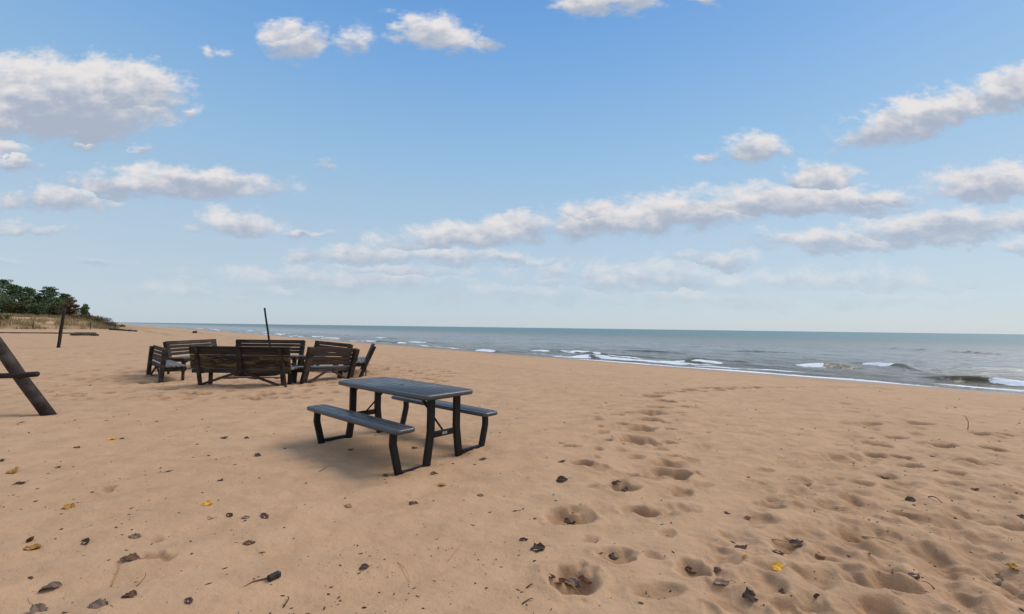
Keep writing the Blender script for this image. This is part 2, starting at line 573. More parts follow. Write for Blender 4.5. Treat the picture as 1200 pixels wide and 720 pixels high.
def build_beach():
    rows = [.35, .6, .85, 1.05, 1.2, 1.32] + polar_rows(1.4, 46, .0037) 
    rows += polar_rows(rows[-1] * 1.006, 170, .007)
    rows += polar_rows(rows[-1] * 1.03, 1400, .035)
    rows = np.array(rows)
    fine = np.arange(-R(64), R(60), .0033)
    coarse = np.linspace(R(60), R(360 - 64), 70)[1:-1]
    th = np.r_[fine, R(60), coarse]
    nr, nt_ = len(rows), len(th)
    rr, tt = np.meshgrid(rows, th, indexing='ij')
    x, y = (rr * np.sin(tt)).ravel(), (rr * np.cos(tt)).ravel()
    dent_tone = np.zeros_like(x)
    h = add_dents(x, y, height(x, y), dent_tone)
    V = np.c_[x, y, h]
    V = np.r_[V, [[0, 0, float(height(0, 0))]]]
    i = np.arange(nr - 1)[:, None] * nt_
    j = np.arange(nt_)[None, :]
    j2 = (j + 1) % nt_
    Q = np.stack([i + j, i + nt_ + j, i + nt_ + j2, i + j2], -1).reshape(-1, 4)
    Q = Q[:, ::-1]
    c = nr * nt_
    fan = np.stack([np.full(nt_, c), np.arange(nt_), (np.arange(nt_) + 1) % nt_, (np.arange(nt_) + 1) % nt_], -1)
    me = np_mesh('beach', V, Q)
    # centre fan as triangles
    q = SHORE - (NX * x + NY * y)
    wob = 1.1 * fbm(x / 5, y / 5, 3, 51)
    wet = smooth(2.2, .5, q + wob)
    e = (-85.5 - x) + (y - 84) * 0.31
    turf = smooth(.5, 5, e) * smooth(50, 62, y) * smooth(8, 20, q) + smooth(170, 300, -NY * x + NX * y) * smooth(18, 50, q)
    wr = np.zeros_like(x)
    for qq in (17.6, 12.4):
        wr += np.exp(-((q - qq - 1.2 * vnoise(x / 6, y / 6, 3)) / .45) ** 2) * smooth(-22, -34, x) * smooth(40, 60, y) 
    for nm, arr in (('wet', wet), ('turf', np.clip(turf, 0, 1)), ('wrack', np.clip(wr, 0, 1)), ('dent_tone', dent_tone)):
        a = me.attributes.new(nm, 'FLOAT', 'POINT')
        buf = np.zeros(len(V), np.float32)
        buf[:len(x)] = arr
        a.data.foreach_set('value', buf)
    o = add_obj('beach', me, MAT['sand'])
    tag(o, kind='structure')
    return o


build_beach()


# ------------------------------------------------------------------ lake
# breakers: offset from the water line, place along the shore, half length, height
BREAKERS = []


def lake_point(px, py):
    x, y = at(px, py, LAKE_Z)
    return NX * x + NY * y - SHORE, -NY * x + NX * y


BREAK_PX = [  # left end, right end of a crest in the photo, height, share of the crest that is white (from the left end)
    ((940, 429), (1000, 432), .22, .5), ((1015, 427), (1066, 433), .22, .55), ((1100, 445), (1235, 457), .24, -.45),
    ((626, 411), (665, 413), .10, .5), ((672, 419), (712, 421), .22, .5), ((560, 411), (584, 413), .12, .9),
    ((806, 422), (880, 426), .18, .0), ((1035, 409), (1100, 412), .26, .0), ((1110, 413), (1180, 417), .26, .0),
    ((735, 411), (790, 414), .12, .0), ((855, 412), (930, 414), .13, 0), ((480, 401), (520, 403), .1, .5), ((440, 396), (470, 397), .12, .4),
]
for (a_, b_, hh, wf) in BREAK_PX:
    w0, t0 = lake_point(*a_)
    w1, t1 = lake_point(*b_)
    BREAKERS.append(((w0 + w1) / 2, (t0 + t1) / 2, abs(t1 - t0) / 2 + .3, (w1 - w0) / (t1 - t0 + 1e-6), hh, wf))
_r2 = random.Random(3)
for k in range(34):                                      # small breakers all along the shore
    tt = _r2.uniform(10, 260)
    BREAKERS.append((_r2.uniform(1.5, 6) + .03 * tt * _r2.random(), tt, _r2.uniform(1.2, 5), _r2.uniform(-.1, .1), _r2.uniform(.06, .16), _r2.choice((.4, .7, .9, -.5))))


def build_lake():
    w = [-3.0]
    while w[-1] < 42:
        w.append(w[-1] + (.13 if w[-1] < 14 else .13 + (w[-1] - 14) * .02))
    while w[-1] < 22000:
        w.append(w[-1] + (w[-1] - w[-2]) * 1.12)
    t = [30.0]
    while t[-1] < 110:
        t.append(t[-1] + .2 + max(0, t[-1] - 40) * .006)
    while t[-1] < 30000:
        t.append(t[-1] + (t[-1] - t[-2]) * 1.12)
    tl = [30.0]
    while tl[-1] > -40:
        tl.append(tl[-1] - .17)
    while tl[-1] > -30000:
        tl.append(tl[-1] - (tl[-2] - tl[-1]) * 1.15)
    w, t = np.array(w), np.array(sorted(set(tl + t)))
    ww, tt = np.meshgrid(w, t, indexing='ij')
    W, T = ww.ravel(), tt.ravel()
    fade = smooth(-.5, 3.5, W) * smooth(160, 60, np.hypot(W, T - 20))
    warp = 2.2 * fbm(W / 13, T / 9, 2, 61)
    h = np.zeros_like(W)
    # swell running in to the shore, chop across it
    for lam, am, dr, sd in ((5.2, .050, .12, 0), (3.4, .038, -.2, 1), (2.1, .022, .35, 2), (1.35, .014, -.45, 3)):
        ph = 2 * math.pi * (W + dr * T + warp * .6) / lam + sd * 1.7
        s = .5 + .5 * np.sin(ph)
        h += am * (s ** 2.2 - .35) * (.4 + 1.2 * (vnoise(W / 6 + sd * 7, T / 5, 70 + sd) + .5))
    h += .05 * fbm(W / 1.1, T / .9, 3, 80)
    h *= fade
    foam = np.zeros_like(W)
    face = np.zeros_like(W)
    for (w0, t0, hl, sl, hh, wf) in BREAKERS:
        dt = T - t0
        m = np.nonzero((np.abs(dt) < hl * 1.7) & (np.abs(W - w0 - sl * dt) < 3))[0]
        if m.size == 0:
            continue
        dtm = dt[m]
        dw = W[m] - w0 - sl * dtm + .55 * vnoise(T[m] / 1.9, W[m] / 4, 90) + .2 * vnoise(T[m] / .6, W[m] / 2, 91)
        env = np.exp(-np.abs(dtm / hl) ** 3)
        prof = np.where(dw < 0, np.exp(-(dw / .34) ** 2), np.exp(-(dw / 1.05) ** 2))
        h[m] += hh * env * prof
        face[m] = np.maximum(face[m], env * smooth(-.75, -.2, dw) * smooth(.12, -.05, dw) * min(1, hh / .16))
        # the left end of a crest is the one with the larger t
        uu = (-dtm / hl + 1) / 2                          # 0 left .. 1 right
        uu = uu + .25 * vnoise(T[m] / .8, W[m] / .5, 93)
        cov = smooth(wf + .2, wf - .15, uu) if wf >= 0 else smooth(1 + wf - .15, 1 + wf + .2, uu)
        if wf == 0: cov = cov * 0
        band = smooth(-.7, -.25, dw) * smooth(.18, -.05, dw)
        foam[m] = np.maximum(foam[m], env * cov * band * (1.15 + 1.1 * vnoise(T[m] / .55, W[m] / .4, 92)))
        lace = np.exp(-((dw + .9) / .9) ** 2) * env * cov
        foam[m] = np.maximum(foam[m], .0 * lace)
    # wash along the water line
    edge = 0.55 * fbm(T / 4.3, W / 30, 3, 95) + .35 * vnoise(T / 13, W / 60, 96)
    dw = W - edge
    h += .05 * np.exp(-((dw - 1.1) / .5) ** 2) * (.4 + vnoise(T / 3, W / 9, 97) + .5)
    sw = smooth(-.25, -.05, dw) * smooth(.55 + .5 * (vnoise(T / 2.2, W / 20, 98) + .3), .05, dw)
    tq = lake_point(640, 418)[1]
    sw *= .45 + .55 * smooth(tq + 4, tq - 3, T + 5 * vnoise(T / 6, W / 50, 120))
    foam = np.maximum(foam, .95 * sw)
    b2 = np.exp(-((dw - 1.35 - .5 * vnoise(T / 3.1, W / 20, 99)) / .42) ** 2) * smooth(-.05, .2, vnoise(T / 3.4, W / 9, 100) + .02)
    foam = np.maximum(foam, .95 * b2)
    b3 = np.exp(-((dw - 2.6 - .8 * vnoise(T / 5, W / 20, 101)) / .35) ** 2) * smooth(.08, .25, vnoise(T / 3.4, W / 9, 102))
    foam = np.maximum(foam, .8 * b3)
    # thin sheet of wash running up the sand
    h -= smooth(.1, -.6, dw) * .05
    # whitecaps further out
    cap = smooth(.30, .40, vnoise(W / 2.2, T / 4.4, 111)) * smooth(.05, .25, vnoise(W / 23, T / 31, 112)) * smooth(6, 14, W) * smooth(120, 60, np.hypot(W, T))
    foam = np.maximum(foam, cap * .9)
    X = (W + SHORE) * NX - T * NY
    Y = (W + SHORE) * NY + T * NX
    V = np.c_[X, Y, h + LAKE_Z]
    nw, nt_ = len(w), len(t)
    i = np.arange(nw - 1)[:, None] * nt_
    j = np.arange(nt_ - 1)[None, :]
    Q = np.stack([i + j, i + nt_ + j, i + nt_ + j + 1, i + j + 1], -1).reshape(-1, 4)
    me = np_mesh('lake', V, Q)
    for nm, arr in (('foam', foam), ('offshore', W), ('face', face)):
        a = me.attributes.new(nm, 'FLOAT', 'POINT')
        a.data.foreach_set('value', np.ascontiguousarray(arr, np.float32))
    m, nt, b = new_mat('lake_water')
    tc = nt.nodes.new('ShaderNodeTexCoord')
    mp = nt.nodes.new('ShaderNodeMapping')
    mp.inputs['Rotation'].default_value = (0, 0, -math.atan2(NY, NX))
    L(nt, tc.outputs['Object'], mp.inputs['Vector'])
    st = nt.nodes.new('ShaderNodeMapping')
    st.inputs['Scale'].default_value = (1.0, .45, 1)
    L(nt, mp.outputs[0], st.inputs['Vector'])
    P = st.outputs[0]
    of = nt.nodes.new('ShaderNodeAttribute'); of.attribute_name = 'offshore'
    fo = nt.nodes.new('ShaderNodeAttribute'); fo.attribute_name = 'foam'
    n1 = noise_n(nt, P, .12, 4, .6)
    n2 = noise_n(nt, P, 1.1, 5, .62)
    n3 = noise_n(nt, P, 5.5, 4, .6)
    n4 = noise_n(nt, P, .035, 4, .6)
    offs = math_n(nt, 'ADD', of.outputs['Fac'], math_n(nt, 'MULTIPLY', math_n(nt, 'SUBTRACT', n1, .5), 14))
    c = mixc(nt, maprange(nt, offs, 0, 24), WATER_SHORE, WATER_MID)
    c = mixc(nt, maprange(nt, offs, 18, 220), c, WATER_FAR)
    fa = nt.nodes.new('ShaderNodeAttribute'); fa.attribute_name = 'face'
    fv = maprange(nt, fa.outputs['Fac'], .1, .8)
    c = mixc(nt, math_n(nt, 'MULTIPLY', fv, .68), c, (.075, .062, .030))      # silty water seen through the thin steep face
    fm = math_n(nt, 'ADD', fo.outputs['Fac'], math_n(nt, 'MULTIPLY', math_n(nt, 'SUBTRACT', noise_n(nt, mp.outputs[0], 4.5, 5, .7), .5), .9))
    fm = math_n(nt, 'MULTIPLY', maprange(nt, fm, .42, .66), maprange(nt, fo.outputs['Fac'], .06, .25))
    c = mixc(nt, fm, c, (.72, .77, .82))
    L(nt, c, b.inputs['Base Color'])
    L(nt, math_n(nt, 'MAXIMUM', maprange(nt, fm, 0, 1, .12, .8), maprange(nt, offs, 5, 120, .22, .5)), b.inputs['Roughness'])
    L(nt, math_n(nt, 'MULTIPLY', maprange(nt, offs, 8, 140, .5, .24), maprange(nt, fv, 0, 1, 1, .45)), b.inputs['Specular IOR Level'])
    b.inputs['IOR'].default_value = 1.33
    nb = bump_n(nt, n4, 1.0, 2.5)
    nb = bump_n(nt, n1, 1.0, .9, nb)
    nb = bump_n(nt, n2, 1.0, .22, nb)
    nb = bump_n(nt, n3, .8, .05, nb)
    L(nt, nb, b.inputs['Normal'])
    o = add_obj('lake', me, m)
    tag(o, kind='structure')


WATER_SHORE, WATER_MID, WATER_FAR = (.115, .098, .062), (.20, .215, .205), (.125, .22, .24)
build_lake()


# ------------------------------------------------------------------ picnic table
def slab(Lx, Wy, bow, zt, th, rc, yc=0.0, name='tabletop', groove=True):
    """rounded, slightly barrel-sided moulded slab"""
    pts = []
    hx, hy = Lx / 2, Wy / 2
    for (sx, sy, a0) in ((1, 1, 0), (-1, 1, 90), (-1, -1, 180), (1, -1, 270)):
        for k in range(9):
            a = R(a0 + k * 90 / 8)
            pts.append((sx * (hx - rc) + rc * math.cos(a), sy * (hy - rc) + rc * math.sin(a)))
        # long and short sides subdivided
        nx_ = {0: ((-hx + rc, hx - rc, hy), 1), 90: None, 180: ((hx - rc, -hx + rc, -hy), 1), 270: None}[a0]
        if nx_:
            (xa, xb, yy), _ = nx_
            xa, xb = (hx - rc, -hx + rc) if a0 == 0 else (-hx + rc, hx - rc)
            for k in range(1, 16):
                pts.append((xa + (xb - xa) * k / 16, yy))
    P = np.array(pts)
    P[:, 1] += np.sign(P[:, 1]) * bow * (1 - (P[:, 0] / hx) ** 2)
    n = len(P)

    def ring(ins, z):
        q = P.copy()
        c = np.abs(q)
        q[:, 0] = np.sign(q[:, 0]) * np.maximum(c[:, 0] - ins, 0) 
        q[:, 1] = np.sign(q[:, 1]) * np.maximum(c[:, 1] - ins, 0)
        return np.c_[q[:, 0], q[:, 1] + yc, np.full(n, z)]
    rings = [ring(.030, zt - th), ring(.010, zt - th), ring(.002, zt - th + .006), ring(0, zt - th + .014), ring(0, zt - .014), ring(.004, zt - .005), ring(.012, zt)]
    if groove:
        rings += [ring(.030, zt), ring(.033, zt - .004), ring(.037, zt - .004), ring(.040, zt - .0005)]
    V = np.concatenate(rings)
    Fc = []
    for r in range(len(rings) - 1):
        for k in range(n):
            a, b = r * n + k, r * n + (k + 1) % n
            Fc.append((a, b, b + n, a + n))
    Fc.append(tuple((len(rings) - 1) * n + k for k in range(n)))
    Fc.append(tuple(reversed(range(n))))
    me = mesh_from(name, V, Fc, True)
    return me


def rect_tube(pts, w, t, side):
    """bent rectangular steel tube: ring of 4 at each point, w across 'side', t in the plane of the bend"""
    side = Vector(side).normalized()
    v, f = [], []
    P = [Vector(p) for p in pts]
    for i, p in enumerate(P):
        d1 = (P[i] - P[i - 1]).normalized() if i else (P[1] - P[0]).normalized()
        d2 = (P[i + 1] - P[i]).normalized() if i < len(P) - 1 else d1
        d = (d1 + d2).normalized()
        k = side.cross(d).normalized()
        sc = 1 / max(.5, d.dot(d2))
        for a, b in ((-1, -1), (1, -1), (1, 1), (-1, 1)):
            v.append(tuple(p + side * (a * w / 2) + k * (b * t / 2 * sc)))
    for i in range(len(P) - 1):
        for k in range(4):
            a, b = i * 4 + k, i * 4 + (k + 1) % 4
            f.append((a, b, b + 4, a + 4))
    n = len(v)
    f.append((3, 2, 1, 0))
    f.append((n - 4, n - 3, n - 2, n - 1))
    return v, f


TZ = sum(Z(TX + lx * math.cos(TA) - ly * math.sin(TA), TY + lx * math.sin(TA) + ly * math.cos(TA)) for lx in (-.8, .8) for ly in (-.59, -.23, .23, .59)) / 8 + .012


def make_table():
    zt = .735
    root = empty('picnic_table', (TX, TY, TZ), TA)
    tag(root, 'charcoal plastic picnic table with black steel legs and two attached benches on open sand', 'picnic table')
    top = add_obj('tabletop', slab(1.84, .72, .022, zt, .05, .07), MAT['plastic'], root)
    cap = MB().tube([(0, 0, zt - .004), (0, 0, zt + .003)], [.032, .030], 20)
    cap.build('umbrella_hole_cap', MAT['black_steel'], root)
    for s in (-1, 1):
        add_obj('bench_seat', slab(1.92, .245, .012, .445, .045, .05, s * .612, 'bench_seat'), MAT['plastic'], root)
    fx = .80
    for ex in (-1, 1):
        x = ex * fx
        for s in (-1, 1):
            v, f = rect_tube([(x, s * .185, zt - .051), (x, s * .185, .33), (x, s * .19, .28), (x + ex * .0, s * .235, -.03)], .045, .086, (1, 0, 0))
            add_obj('table_leg', mesh_from('table_leg', v, f), MAT['black_steel'], root, .008)
            v, f = rect_tube([(x, s * .655, .401), (x, s * .66, .28), (x, s * .652, .24), (x, s * .585, -.03)], .045, .074, (1, 0, 0))
            add_obj('bench_leg', mesh_from('bench_leg', v, f), MAT['black_steel'], root, .008)
            gz = -.03 if (s < 0 and ex > 0) else .026
            g = MB().beam((x, s * .272, gz), (x, s * .558, gz), .05, .036)
            g.build('ground_bar', MAT['black_steel'], root, .006)
            # bracket tying the bench leg to its seat
        c = MB().beam((x, -.147, .285), (x, .147, .285), .03, .068)
        cr = c.build('crossbar', MAT['black_steel'], root, .01)
        lb = MB().box(x + ex * .0151, x + ex * .0175, -.035, .035, .272, .302)
        lb.build('maker_plate', PLATE, cr)
        b = MB().tube([(x - ex * .02, 0, .31), (ex * .30, 0, zt - .056)], .011, 10)
        b.build('diagonal_brace', MAT['black_steel'], root, smooth_=True)
        h = MB().beam((x - ex * .03, -.19, zt - .066), (x - ex * .03, .19, zt - .066), .05, .028)
        h.build('top_rail', MAT['black_steel'], root, .005)
        k = MB().tube([(x - ex * .05, -.185, .60), (x - ex * .17, -.2, zt - .056)], .012, 8)
        k.build('hinge_strut', MAT['black_steel'], root, smooth_=True)
    u = MB().beam((-.72, -.24, zt - .0645), (.72, -.24, zt - .0645), .03, .026).beam((-.72, .24, zt - .0645), (.72, .24, zt - .0645), .03, .026)
    u.build('underframe', MAT['black_steel'], root, .004)
    return root


PLATE = plain('grey_plate', (.22, .22, .22), .5)
table = make_table()


# ------------------------------------------------------------------ campfire benches
def make_bench(p0, p1, label, style='slat', htop=.91, drop=0.0, matb=None, seatm=None, lean=.10):
    """p0,p1: the two ends of the back rail on the ground, left to right as seen from behind. Seat lies on the far side (+y)."""
    ax, ay = p0
    bx, by = p1
    Ln = math.hypot(bx - ax, by - ay)
    cx, cy = (ax + bx) / 2, (ay + by) / 2
    rz = math.atan2(by - ay, bx - ax)
    za, zb = Z(ax, ay) - .01, Z(bx, by) - .01
    root = empty('wooden_bench', (cx, cy, (za + zb) / 2), rz)
    root.rotation_euler = (0, math.atan2(drop, Ln), rz)
    root.location.z -= drop * .35
    tag(root, label, 'bench', 'wooden benches in a ring round the fire pit')
    matb = matb or MAT['wood_dark']
    seatm = seatm or MAT['wood_grey']
    hl = Ln / 2
    rr = random.Random(int(abs(cx) * 100))
    zs = .43

    def yb(z):                                           # back plane: leans away from the seat
        return -lean * (z - .40) / .5
    B = MB()
    if style == 'wide':
        zz = [(.425, .575), (.58, .745), (.752, htop - .012)]
    else:
        n = 4
        step = (htop - .48) / n
        zz = [(.48 + i * step, .48 + (i + 1) * step - (.016 if i < 3 else -.012)) for i in range(n)]
    for (z0, z1) in zz:
        e0, e1 = rr.uniform(-.015, .015), rr.uniform(-.015, .015)
        zc = (z0 + z1) / 2
        B.beam((-hl + e0, yb(zc), zc + rr.uniform(-.004, .004)), (hl + e1, yb(zc), zc + rr.uniform(-.004, .004)), .032, z1 - z0, (0, -lean, .5))
    back = B.build('backrest', matb, root, .004)
    if style == 'wide':
        B = MB().beam((-hl - .01, yb(htop) , htop + .004), (hl + .01, yb(htop), htop + .004), .085, .026)
        B.build('cap_rail', MAT['wood_dark'], root, .004)
    S = MB()
    n, dp = 4, .42
    for k in range(n):
        y0 = .035 + k * dp / n
        S.box(-hl + rr.uniform(-.01, .01), hl + rr.uniform(-.01, .01), y0, y0 + dp / n - .014, zs - .035, zs + rr.uniform(0, .004))
    S.build('seat', seatm, root, .004)
    wpost = .14 if style != 'wide' else .075
    ins = wpost / 2 + (.0 if style != 'wide' else .16)
    posts = [-hl + ins, hl - ins]
    for x in posts:
        ztop = htop - .03 if style == 'wide' else htop - .012
        o = MB().beam((x, yb(-.1) - .012 - .0, -.12), (x, yb(ztop) - .048, ztop), .06 if style == 'wide' else .095, wpost, (1, 0, 0))
        o.build('leg', MAT['wood_dark'], root, .005)
        o = MB().beam((x * .985, .40, -.12), (x * .985, .40, zs - .038), .05, wpost * .85 + .02, (1, 0, 0))
        o.build('leg', MAT['wood_dark'], root, .005)
        o = MB().beam((x, -.02, zs - .09), (x, .46, zs - .09), .045, .10)
        o.build('side_rail', MAT['wood_dark'], root, .004)
    A = MB().beam((-hl + .02, .0155, zs - .075), (hl - .02, .0155, zs - .075), .034, .085)
    A.build('rear_apron', MAT['wood_dark'], root, .004)
    A = MB().beam((-hl + .02, .445, zs - .085), (hl - .02, .445, zs - .085), .03, .10)
    A.build('front_apron', MAT['wood_dark'], root, .004)
    if style == 'wide':
        MB().beam((0, yb(.33) - .04, .33), (0, yb(htop - .03) - .04, htop - .03), .05, .11, (1, 0, 0)).build('centre_post', MAT['wood_dark'], root, .004)
    for s in (-1, 1):
        x0 = s * (hl - ins - wpost * .6)
        o = MB().beam((x0, -.012, .03), (s * .09, -.012, .33), .035, .055, (0, 0, 1))
        o.build('diagonal_brace', MAT['wood_dark'] if style == 'wide' else MAT['wood_brown'], root, .003)
    return root


def at_d(px, d):
    return ((px - W0 / 2) / F * d, d)


bA = make_bench((-7.55, 10.52), (-5.21, 10.56), 'front bench of the fire ring, back turned, wide boards yellowed with lichen', 'wide', .93, 0, MAT['wood_lichen'])
# loose strut leaning on the right end of the front bench
MB().beam((1.02, -.10, .62), (1.22, -.30, -.05), .03, .05, (1, 0, 0)).build('strut', MAT['wood_dark'], bA, .003)
make_bench((-5.12, 10.95), (-4.42, 12.45), 'brown slatted bench just right of the front bench, seen from behind with thick end posts', 'slat', .92, .10, MAT['wood_brown'])
make_bench((-4.16, 12.75), (-4.80, 14.7), 'rightmost bench of the fire ring, seen end on with its back leaning right', 'slat', .88, 0, None, None, .2)
make_bench((-5.22, 14.2), (-6.80, 15.2), 'back right bench of the ring, only its top boards showing above the brown slatted bench', 'slat', .90, -.06)
make_bench((-7.28, 15.55), (-9.68, 15.55), 'bench on the far side of the fire ring, leaning pole rising behind it', 'slat', .93)
make_bench((-10.6, 16.1), (-10.5, 13.65), 'left bench of the ring facing right, pale wet seat and dark slatted back', 'slat', .91)
make_bench((-10.42, 12.9), (-8.74, 11.25), 'leftmost bench of the fire ring, seen from behind at a steep angle', 'slat', .86, 0, MAT['wood_dark'], None, -.05)


def make_fire_pit():
    x0, y0 = -7.35, 13.15
    z0 = Z(x0, y0)
    root = empty('fire_pit', (x0, y0, z0))
    tag(root, 'round sooty steel fire pit in the middle of the bench ring', 'fire pit')
    prof = [(.66, -.06), (.70, .05), (.68, .20), (.70, .29), (.665, .295), (.64, .20), (.63, .02)]
    n = 48
    v, f = [], []
    for (r, z) in prof:
        for k in range(n):
            a = 2 * math.pi * k / n
            rr = r * (1 + .008 * math.sin(5 * a))
            v.append((rr * math.cos(a), rr * math.sin(a), z + .006 * math.sin(3 * a)))
    for i in range(len(prof) - 1):
        for k in range(n):
            a, b = i * n + k, i * n + (k + 1) % n
            f.append((a, b, b + n, a + n))
    add_obj('ring', mesh_from('ring', v, f, True), MAT['fire_steel'], root)
    v, f = [(0, 0, .10)], []
    for r in (.2, .42, .62):
        for k in range(n):
            a = 2 * math.pi * k / n
            v.append((r * math.cos(a), r * math.sin(a), .10 - .06 * r + random.uniform(-.015, .015)))
    for k in range(n):
        f.append((0, 1 + k, 1 + (k + 1) % n))
        for i in range(2):
            a, b = 1 + i * n + k, 1 + i * n + (k + 1) % n
            f.append((a, a + n, b + n, b))
    add_obj('ash_bed', mesh_from('ash_bed', v, f), MAT['ash'], root)
    x, y = -6.95, 12.0
    o = MB().beam((-.75, 0, .03), (.75, .05, .03), .12, .05)
    p = o.build('plank', wood_material('reddish_plank', (.10, .045, .028), (.18, .09, .06)), None, .004)
    p.location = (x, y, Z(x, y))
    tag(p, 'reddish brown plank lying on the sand in front of the fire pit', 'plank')


make_fire_pit()


# ------------------------------------------------------------------ logs and poles
def log(name, p, q, r0, r1, mat, label, cat, n=14, segs=9, seed=1, group=None):
    rn = random.Random(seed)
    root_p = Vector(p)
    pts, rad = [], []
    for i in range(segs + 1):
        t = i / segs
        c = (Vector(q) - root_p) * t
        pts.append(c + Vector((rn.uniform(-1, 1), rn.uniform(-1, 1), rn.uniform(-1, 1))) * r0 * .10)
        rad.append(r0 + (r1 - r0) * t + rn.uniform(-.04, .04) * r0)
    mb = MB().tube(pts, rad, n, .10, rn)
    o = mb.build(name, mat, None, 0, True)
    o.location = root_p
    if label:
        tag(o, label, cat, group)
    return o


def make_aframe():
    fx, fy = at(56, 486)
    root = empty('timber_a_frame', (fx, fy, Z(fx, fy)))
    tag(root, 'dark log A-frame at the left edge, one slanting leg and tie bar in view', 'swing frame')

    def lg(p, q, r0, r1, nm, seed, mat):
        o = log(nm, p, q, r0, r1, mat, None, None, 16, 10, seed)
        o.parent = root
        return o
    def pt(px, py, dy):
        d = ray(px, py)
        t = (fy + dy) / d.y
        return Vector((d.x * t, d.y * t, CAM_H + d.z * t)) - root.location
    up_ = pt(-100, 270, -.05)
    lg(pt(61, 492, .0), up_, .083, .070, 'leg', 1, MAT['log'])
    lg(Vector((2 * up_.x - .1, .55, -.16)), up_ + Vector((-.06, .17, .02)), .083, .070, 'leg', 2, MAT['log'])
    lg(pt(43.5, 438.5, -.13), pt(-170, 451, .25), .040, .044, 'tie_bar', 3, MAT['log_dark'])


make_aframe()


def pole(px0, py0, px1, py1, d0, r0, r1, name, label, cat, mat, lean_y=0.0, seed=4):
    x0, y0 = at(px0, py0)
    s = d0 / y0 if d0 else 1
    x0, y0 = x0 * s, y0 * s
    zg = Z(x0, y0)
    dr = ray(px1, py1)
    t = (y0 + lean_y) / dr.y
    top = Vector((dr.x * t, dr.y * t, CAM_H + dr.z * t))
    bot = Vector((x0, y0, zg - .25))
    return log(name, bot, top, r0, r1, mat, label, cat, 12, 8, seed)


pole(67.5, 408, 76, 361, None, .080, .070, 'leaning_post', 'dark wooden post leaning right, alone on the sand before the trees', 'post', MAT['log_dark'], .2, 5)
pole(320.5, 418, 310, 361, 17.4, .040, .034, 'leaning_pole', 'thin dark pole leaning left, rising behind the far bench against the lake', 'pole', MAT['log_dark'], .0, 6)


def ground_log(px0, py0, px1, py1, r0, r1, name, label, cat, mat, seed=1, lift=.5):
    x0, y0 = at(px0, py0)
    x1, y1 = at(px1, py1)
    return log(name, (x0, y0, Z(x0, y0) + r0 * lift), (x1, y1, Z(x1, y1) + r1 * lift), r0, r1, mat, label, cat, 10, 12, seed)


ground_log(-30, 390.6, 88, 391.3, .10, .08, 'driftwood_log', 'long thin dark log half buried in the sand below the fence', 'log', MAT['driftwood'], 11)
ground_log(84, 393.2, 114.5, 393.9, .17, .13, 'driftwood_log', 'short thick weathered log on the sand right of the leaning post', 'log', MAT['driftwood'], 12, .7)
ground_log(88, 392.2, 112, 392.6, .10, .10, 'driftwood_log', 'thin driftwood log lying behind the short thick log', 'log', MAT['driftwood'], 14, 1.6)
ground_log(129, 386.7, 160, 388.9, .22, .13, 'driftwood_log', 'black washed up log pointing to the lake from the end of the fence', 'log', MAT['log_dark'], 13, .7)
ground_log(226.5, 390.5, 229.5, 390.3, .15, .2, 'driftwood_stump', 'small dark stump of driftwood at the water line', 'driftwood', MAT['log_dark'], 15, 1.0)


# ------------------------------------------------------------------ vegetation
def leaf_mat(name, a, b2, c2, rough=.6):
    m, nt, b = new_mat(name)
    P = objco(nt)
    n1 = noise_n(nt, P, .8, 4, .6)
    n2 = noise_n(nt, P, 5, 3, .6)
    c = mixc(nt, maprange(nt, n1, .35, .65), a, b2)
    c = mixc(nt, maprange(nt, n2, .5, .7), c, c2)
    L(nt, c, b.inputs['Base Color'])
    b.inputs['Roughness'].default_value = rough
    b.inputs['Specular IOR Level'].default_value = .2
    return m


MAT['pine'] = leaf_mat('dark_pine_needles', (.05, .088, .04), (.078, .125, .055), (.12, .16, .07))
MAT['green'] = leaf_mat('green_leaves', (.075, .12, .045), (.11, .155, .06), (.14, .17, .07))
MAT['russet'] = leaf_mat('russet_leaves', (.095, .062, .036), (.13, .085, .045), (.085, .085, .04))
MAT['olive'] = leaf_mat('olive_leaves', (.050, .055, .022), (.075, .075, .030), (.095, .080, .032))
MAT['bark'] = plain('bark', (.055, .042, .034), .9, 0, .2, 5, .4)


def clump_quads(centres, radii, per, size, rn, flat=.55):
    """many small leaf faces scattered in flattened clumps"""
    C = np.repeat(np.array(centres), per, 0)
    Rr = np.repeat(np.array(radii), per)[:, None]
    g = rn.normal(size=C.shape)
    g /= np.linalg.norm(g, axis=1)[:, None] + 1e-6
    g *= rn.random((len(C), 1)) ** .45
    g[:, 2] *= flat
    P = C + g * Rr
    n = len(P)
    a = rn.normal(size=(n, 3)); a /= np.linalg.norm(a, axis=1)[:, None]
    b = rn.normal(size=(n, 3)); b -= a * (a * b).sum(1)[:, None]; b /= np.linalg.norm(b, axis=1)[:, None]
    s = size * (.6 + .8 * rn.random((n, 1)))
    V = np.stack([P - a * s, P + b * s * .5, P + a * s, P - b * s * .5], 1).reshape(-1, 3)
    return V, np.arange(4 * n).reshape(n, 4)


